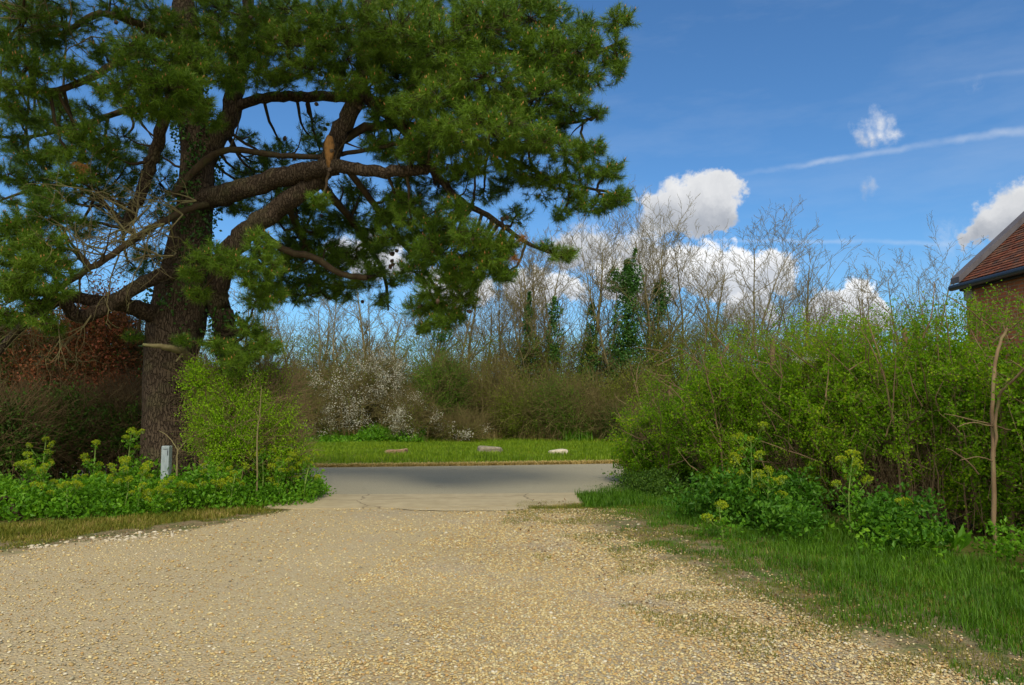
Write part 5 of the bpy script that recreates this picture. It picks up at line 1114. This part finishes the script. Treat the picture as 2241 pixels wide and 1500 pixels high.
    addtube(b, [at(2174, 935, 8.3), at(2130, 925, 8.2), at(2095, 935, 8.1)], [.007, .006, .003], 5, 4, .08, .6)
    addtube(b, [at(2174, 1010, 8.3), at(2140, 1000, 8.2), at(2100, 1008, 8.1)], [.007, .005, .003], 5, 4, .08, .6); b.build('bare_branch', M['hedgewood'], root)
    # fans of shoots, side twigs on each shoot and small leaf clusters on the twigs
    SB = []; SE = []; NODE = []; NT = []; NS = []
    ss = np.concatenate((np.arange(.05, Lt, .20), rng.uniform(0, Lt, 26)))
    for s0 in ss:
        hx, hy = pos(s0, rng.uniform(-.45, .5)); h = float(H(np.array([s0]))[0]) * rng.uniform(.84, 1.10); R_ = rng.uniform(.45, .8); n = 46
        a = rng.uniform(0, 2 * PI, n); rr = rng.random(n) ** .6 * R_ * (.55 + .45 * min(1, (s0 + .3) / .9)); bx = hx + rng.normal(0, .12, n); by = hy + rng.normal(0, .12, n)
        ztop = h * (1 - .30 * (rr / R_) ** 2) * np.where(rng.random(n) < .5, rng.uniform(.8, 1.0, n), rng.uniform(.3, 1.0, n))
        z0 = rng.uniform(0, .5, n) * ztop * .6
        wob = rng.normal(0, .09, (n, 5, 3)); prev = None
        for k in range(6):
            t = k / 5; q = np.stack((bx + np.cos(a) * rr * t ** .9, by + np.sin(a) * rr * t ** .9, z0 + (ztop - z0) * t), 1)
            if 0 < k: q = q + wob[:, k - 1] * t
            if prev is not None:
                SB.append(np.concatenate((prev, q), 1)); SE.append(np.full(n, .0062 * (1 - .13 * k)))
                for e in range(3): NODE.append(prev + (q - prev) * rng.random((n, 1))); NT.append(np.full(n, t)); NS.append(np.full(n, s0))
            prev = q
    SB = np.concatenate(SB); SE = np.concatenate(SE); v, f = prisms(SB[:, :3], SB[:, 3:], SE, SE * .85, 4); mbt = MB().add(v, f)
    NODE = np.concatenate(NODE); NT = np.concatenate(NT); NS = np.concatenate(NS); N = len(NODE)
    D = unit(rng.normal(0, .7, (N, 3)) + (0, 0, .35)); L = rng.uniform(.08, .34, N)[:, None]; mid = NODE + D * L * .5; D2 = unit(D + rng.normal(0, .35, (N, 3))); end = mid + D2 * L * .5
    v, f = prisms(NODE, mid, .0032, .0026, 3); mbt.add(v, f); v, f = prisms(mid, end, .0026, .0015, 3); mbt.add(v, f)
    mbt.build('twigs', M['hedgewood'], root)
    LPs = np.concatenate((end, mid + D2 * L * .2, NODE + D * L * .25)); TT = np.concatenate((NT, NT, NT)); S3 = np.concatenate((NS, NS, NS))
    nz = vnoise(LPs, 1.25, 3) * .5 + vnoise(LPs, 3.6, 5) * .5
    low = np.clip((1.8 - LPs[:, 2]) / 1.2, 0, 1) * np.clip((S3 - 3.6) / 1.5, 0, 1)
    k = (nz > .36 + .26 * low - .09 * (TT > .75)) & (LPs[:, 2] > .05); LPs = LPs[k]; print('hedge clusters', len(LPs))
    v, f = clusters(LPs, 7, .034, .026, .052, .3, .75); MB().add(v, f).build('leaves', M['hedgeleaf'], root, smooth=False)
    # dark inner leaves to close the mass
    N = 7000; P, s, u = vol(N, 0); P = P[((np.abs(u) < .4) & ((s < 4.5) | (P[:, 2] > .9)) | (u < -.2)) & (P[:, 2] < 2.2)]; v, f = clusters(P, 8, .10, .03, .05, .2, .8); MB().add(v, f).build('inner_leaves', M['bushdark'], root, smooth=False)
    # shoots above the top
    A = []; B = []; RA = []; LP = []
    for i in range(520):
        s_ = rng.uniform(.2, Lt); x, y = pos(s_, rng.uniform(-.6, .6)); h = float(H(np.array([s_]))[0]) - .2; L = rng.uniform(.2, .75) ** 1.2; d = unit(np.array([[rng.normal(0, .35), rng.normal(0, .35), 1]]))[0]
        p = np.array((x, y, h)); n = 4; L *= .75
        for k_ in range(n):
            d = unit((d + rng.normal(0, .1, 3))[None])[0]; q = p + d * L / n; A.append(p); B.append(q); RA.append(.004 * (1 - k_ / 5))
            if rng.random() < .75: LP.append(q)
            p = q
    Pq, sq, uq = vol(1500, 1.0, .25); tn = np.array([-.893, -.45])
    for p, u_ in zip(Pq, uq):
        if u_ < .5 and p[2] < 1.9: continue
        L = rng.uniform(.15, .5); d = unit(np.array([[tn[0] * .7 + rng.normal(0, .45), tn[1] * .7 + rng.normal(0, .45), rng.uniform(.1, 1.0)]]))[0]
        for k_ in range(4):
            d = unit((d + rng.normal(0, .12, 3))[None])[0]; q = p + d * L / 4; A.append(p); B.append(q); RA.append(.0035 * (1 - k_ / 5))
            if rng.random() < .8 and p[2] > .5: LP.append(q)
            p = q
    v, f = prisms(np.array(A), np.array(B), np.array(RA), np.array(RA) * .8, 4); MB().add(v, f).build('top_shoots', M['hedgewood'], root)
    v, f = clusters(np.array(LP), 7, .028, .018, .034, .3, .75); MB().add(v, f).build('top_leaves', M['hedgeleaf'], root, smooth=False)
    # white blossom sprig
    P = np.array([at(1765 + rng.normal(0, 14), 786 + rng.normal(0, 5), 11.3) for _ in range(40)]); v, f = clusters(P, 8, .012, .012, .02); MB().add(v, f).build('blossom_sprig', M['blossom'], root, smooth=False)['kind'] = 'stuff'
hedge()
# weeds under the hedge
def wedge(N, n, m, name, lab, zmax, s0, s1, sd, rngx, th=.35):
    t = rng.random(N); ctr = np.stack((np.interp(t, [0, .25, .6, 1], rngx[0]), np.interp(t, [0, .25, .6, 1], rngx[1])), 1)
    x = ctr[:, 0] + rng.normal(0, rngx[2], N); y = ctr[:, 1] + rng.normal(0, rngx[2], N); nz = vnoise(np.stack((x, y, 0 * x), 1), 1.6, sd); z = rng.random(N) ** .8 * zmax * (.3 + nz)
    P = np.stack((x, y, z), 1)[nz > th]; v, f = clusters(P, n, .05, s0, s1, .5, .62); tag(MB().add(v, f).build(name, M[m], smooth=False), lab, 'ground cover', kind='stuff')
wedge(3000, 7, 'nettle', 'nettles', 'leafy green nettles and brambles growing in front of the hedge', .60, .035, .085, 3, ([2.75, 3.1, 3.7, 4.1], [10.9, 10.3, 9.2, 8.6], .32), .36)
wedge(1300, 7, 'herb', 'weeds', 'low dark green weeds under the near end of the hedge', .35, .03, .075, 8, ([4.2, 4.6, 5.0, 5.3], [8.6, 7.9, 7.2, 6.4], .35), .4)
wedge(750, 7, 'bushdark', 'ivy_cover', 'dark ivy and leaves on the ground under the hedge end', .4, .03, .06, 12, ([2.25, 2.35, 2.5, 2.8], [14.4, 13.9, 13.3, 12.6], .2), .3)
rg = 'yellow green flowering plants before the hedge'
for i, (px, py, Y, h, lab, hd) in enumerate([(1648, 1150, 9.9, 1.12, 'tallest one in front of the hedge, with many heads', 7), (1862, 1150, 9.2, .98, 'slender one right of the tallest, in front of the hedge', 6), (1590, 1120, 10.6, .62, 'short one at the left foot of the tallest', 5),
                                            (1690, 1150, 9.7, .75, 'medium one leaning right out of the tallest', 7), (1585, 1200, 9.0, .40, 'smallest one in the grass before the hedge', 3), (1965, 1190, 8.6, .5, 'low one with few heads in the deep shade under the hedge', 2)]):
    q = at(px, py, Y); alexanders(q[0], Y, h, 'yellow green umbel plant, ' + lab, rg, 300 + i, heads=hd, size=1.15)
# dock leaves
b = MB(); o = gnd(1400, 1062)
for (px, py, n, L) in ((1415, 1072, 14, .42), (2090, 1210, 10, .42), (2030, 1200, 8, .35)):
    o = gnd(px, py); d = rdir(n, 1.6); P = np.repeat(o[None], n, 0) + rng.normal(0, .05, (n, 3)) * (1, 1, 0)
    root = empty('dock_plant', o, {1415: 'broad leaved dock at the left foot of the hedge', 2090: 'larger dark dock leaves under the hedge beside the slim stem', 2030: 'smaller dark dock leaves under the hedge left of the slim stem'}[px], 'plant')
    v, f = leaves(P, d, rng.uniform(.6, 1, n) * L, .10, .12); MB().add(v, f).build('leaves', M['herb'], root, smooth=False)
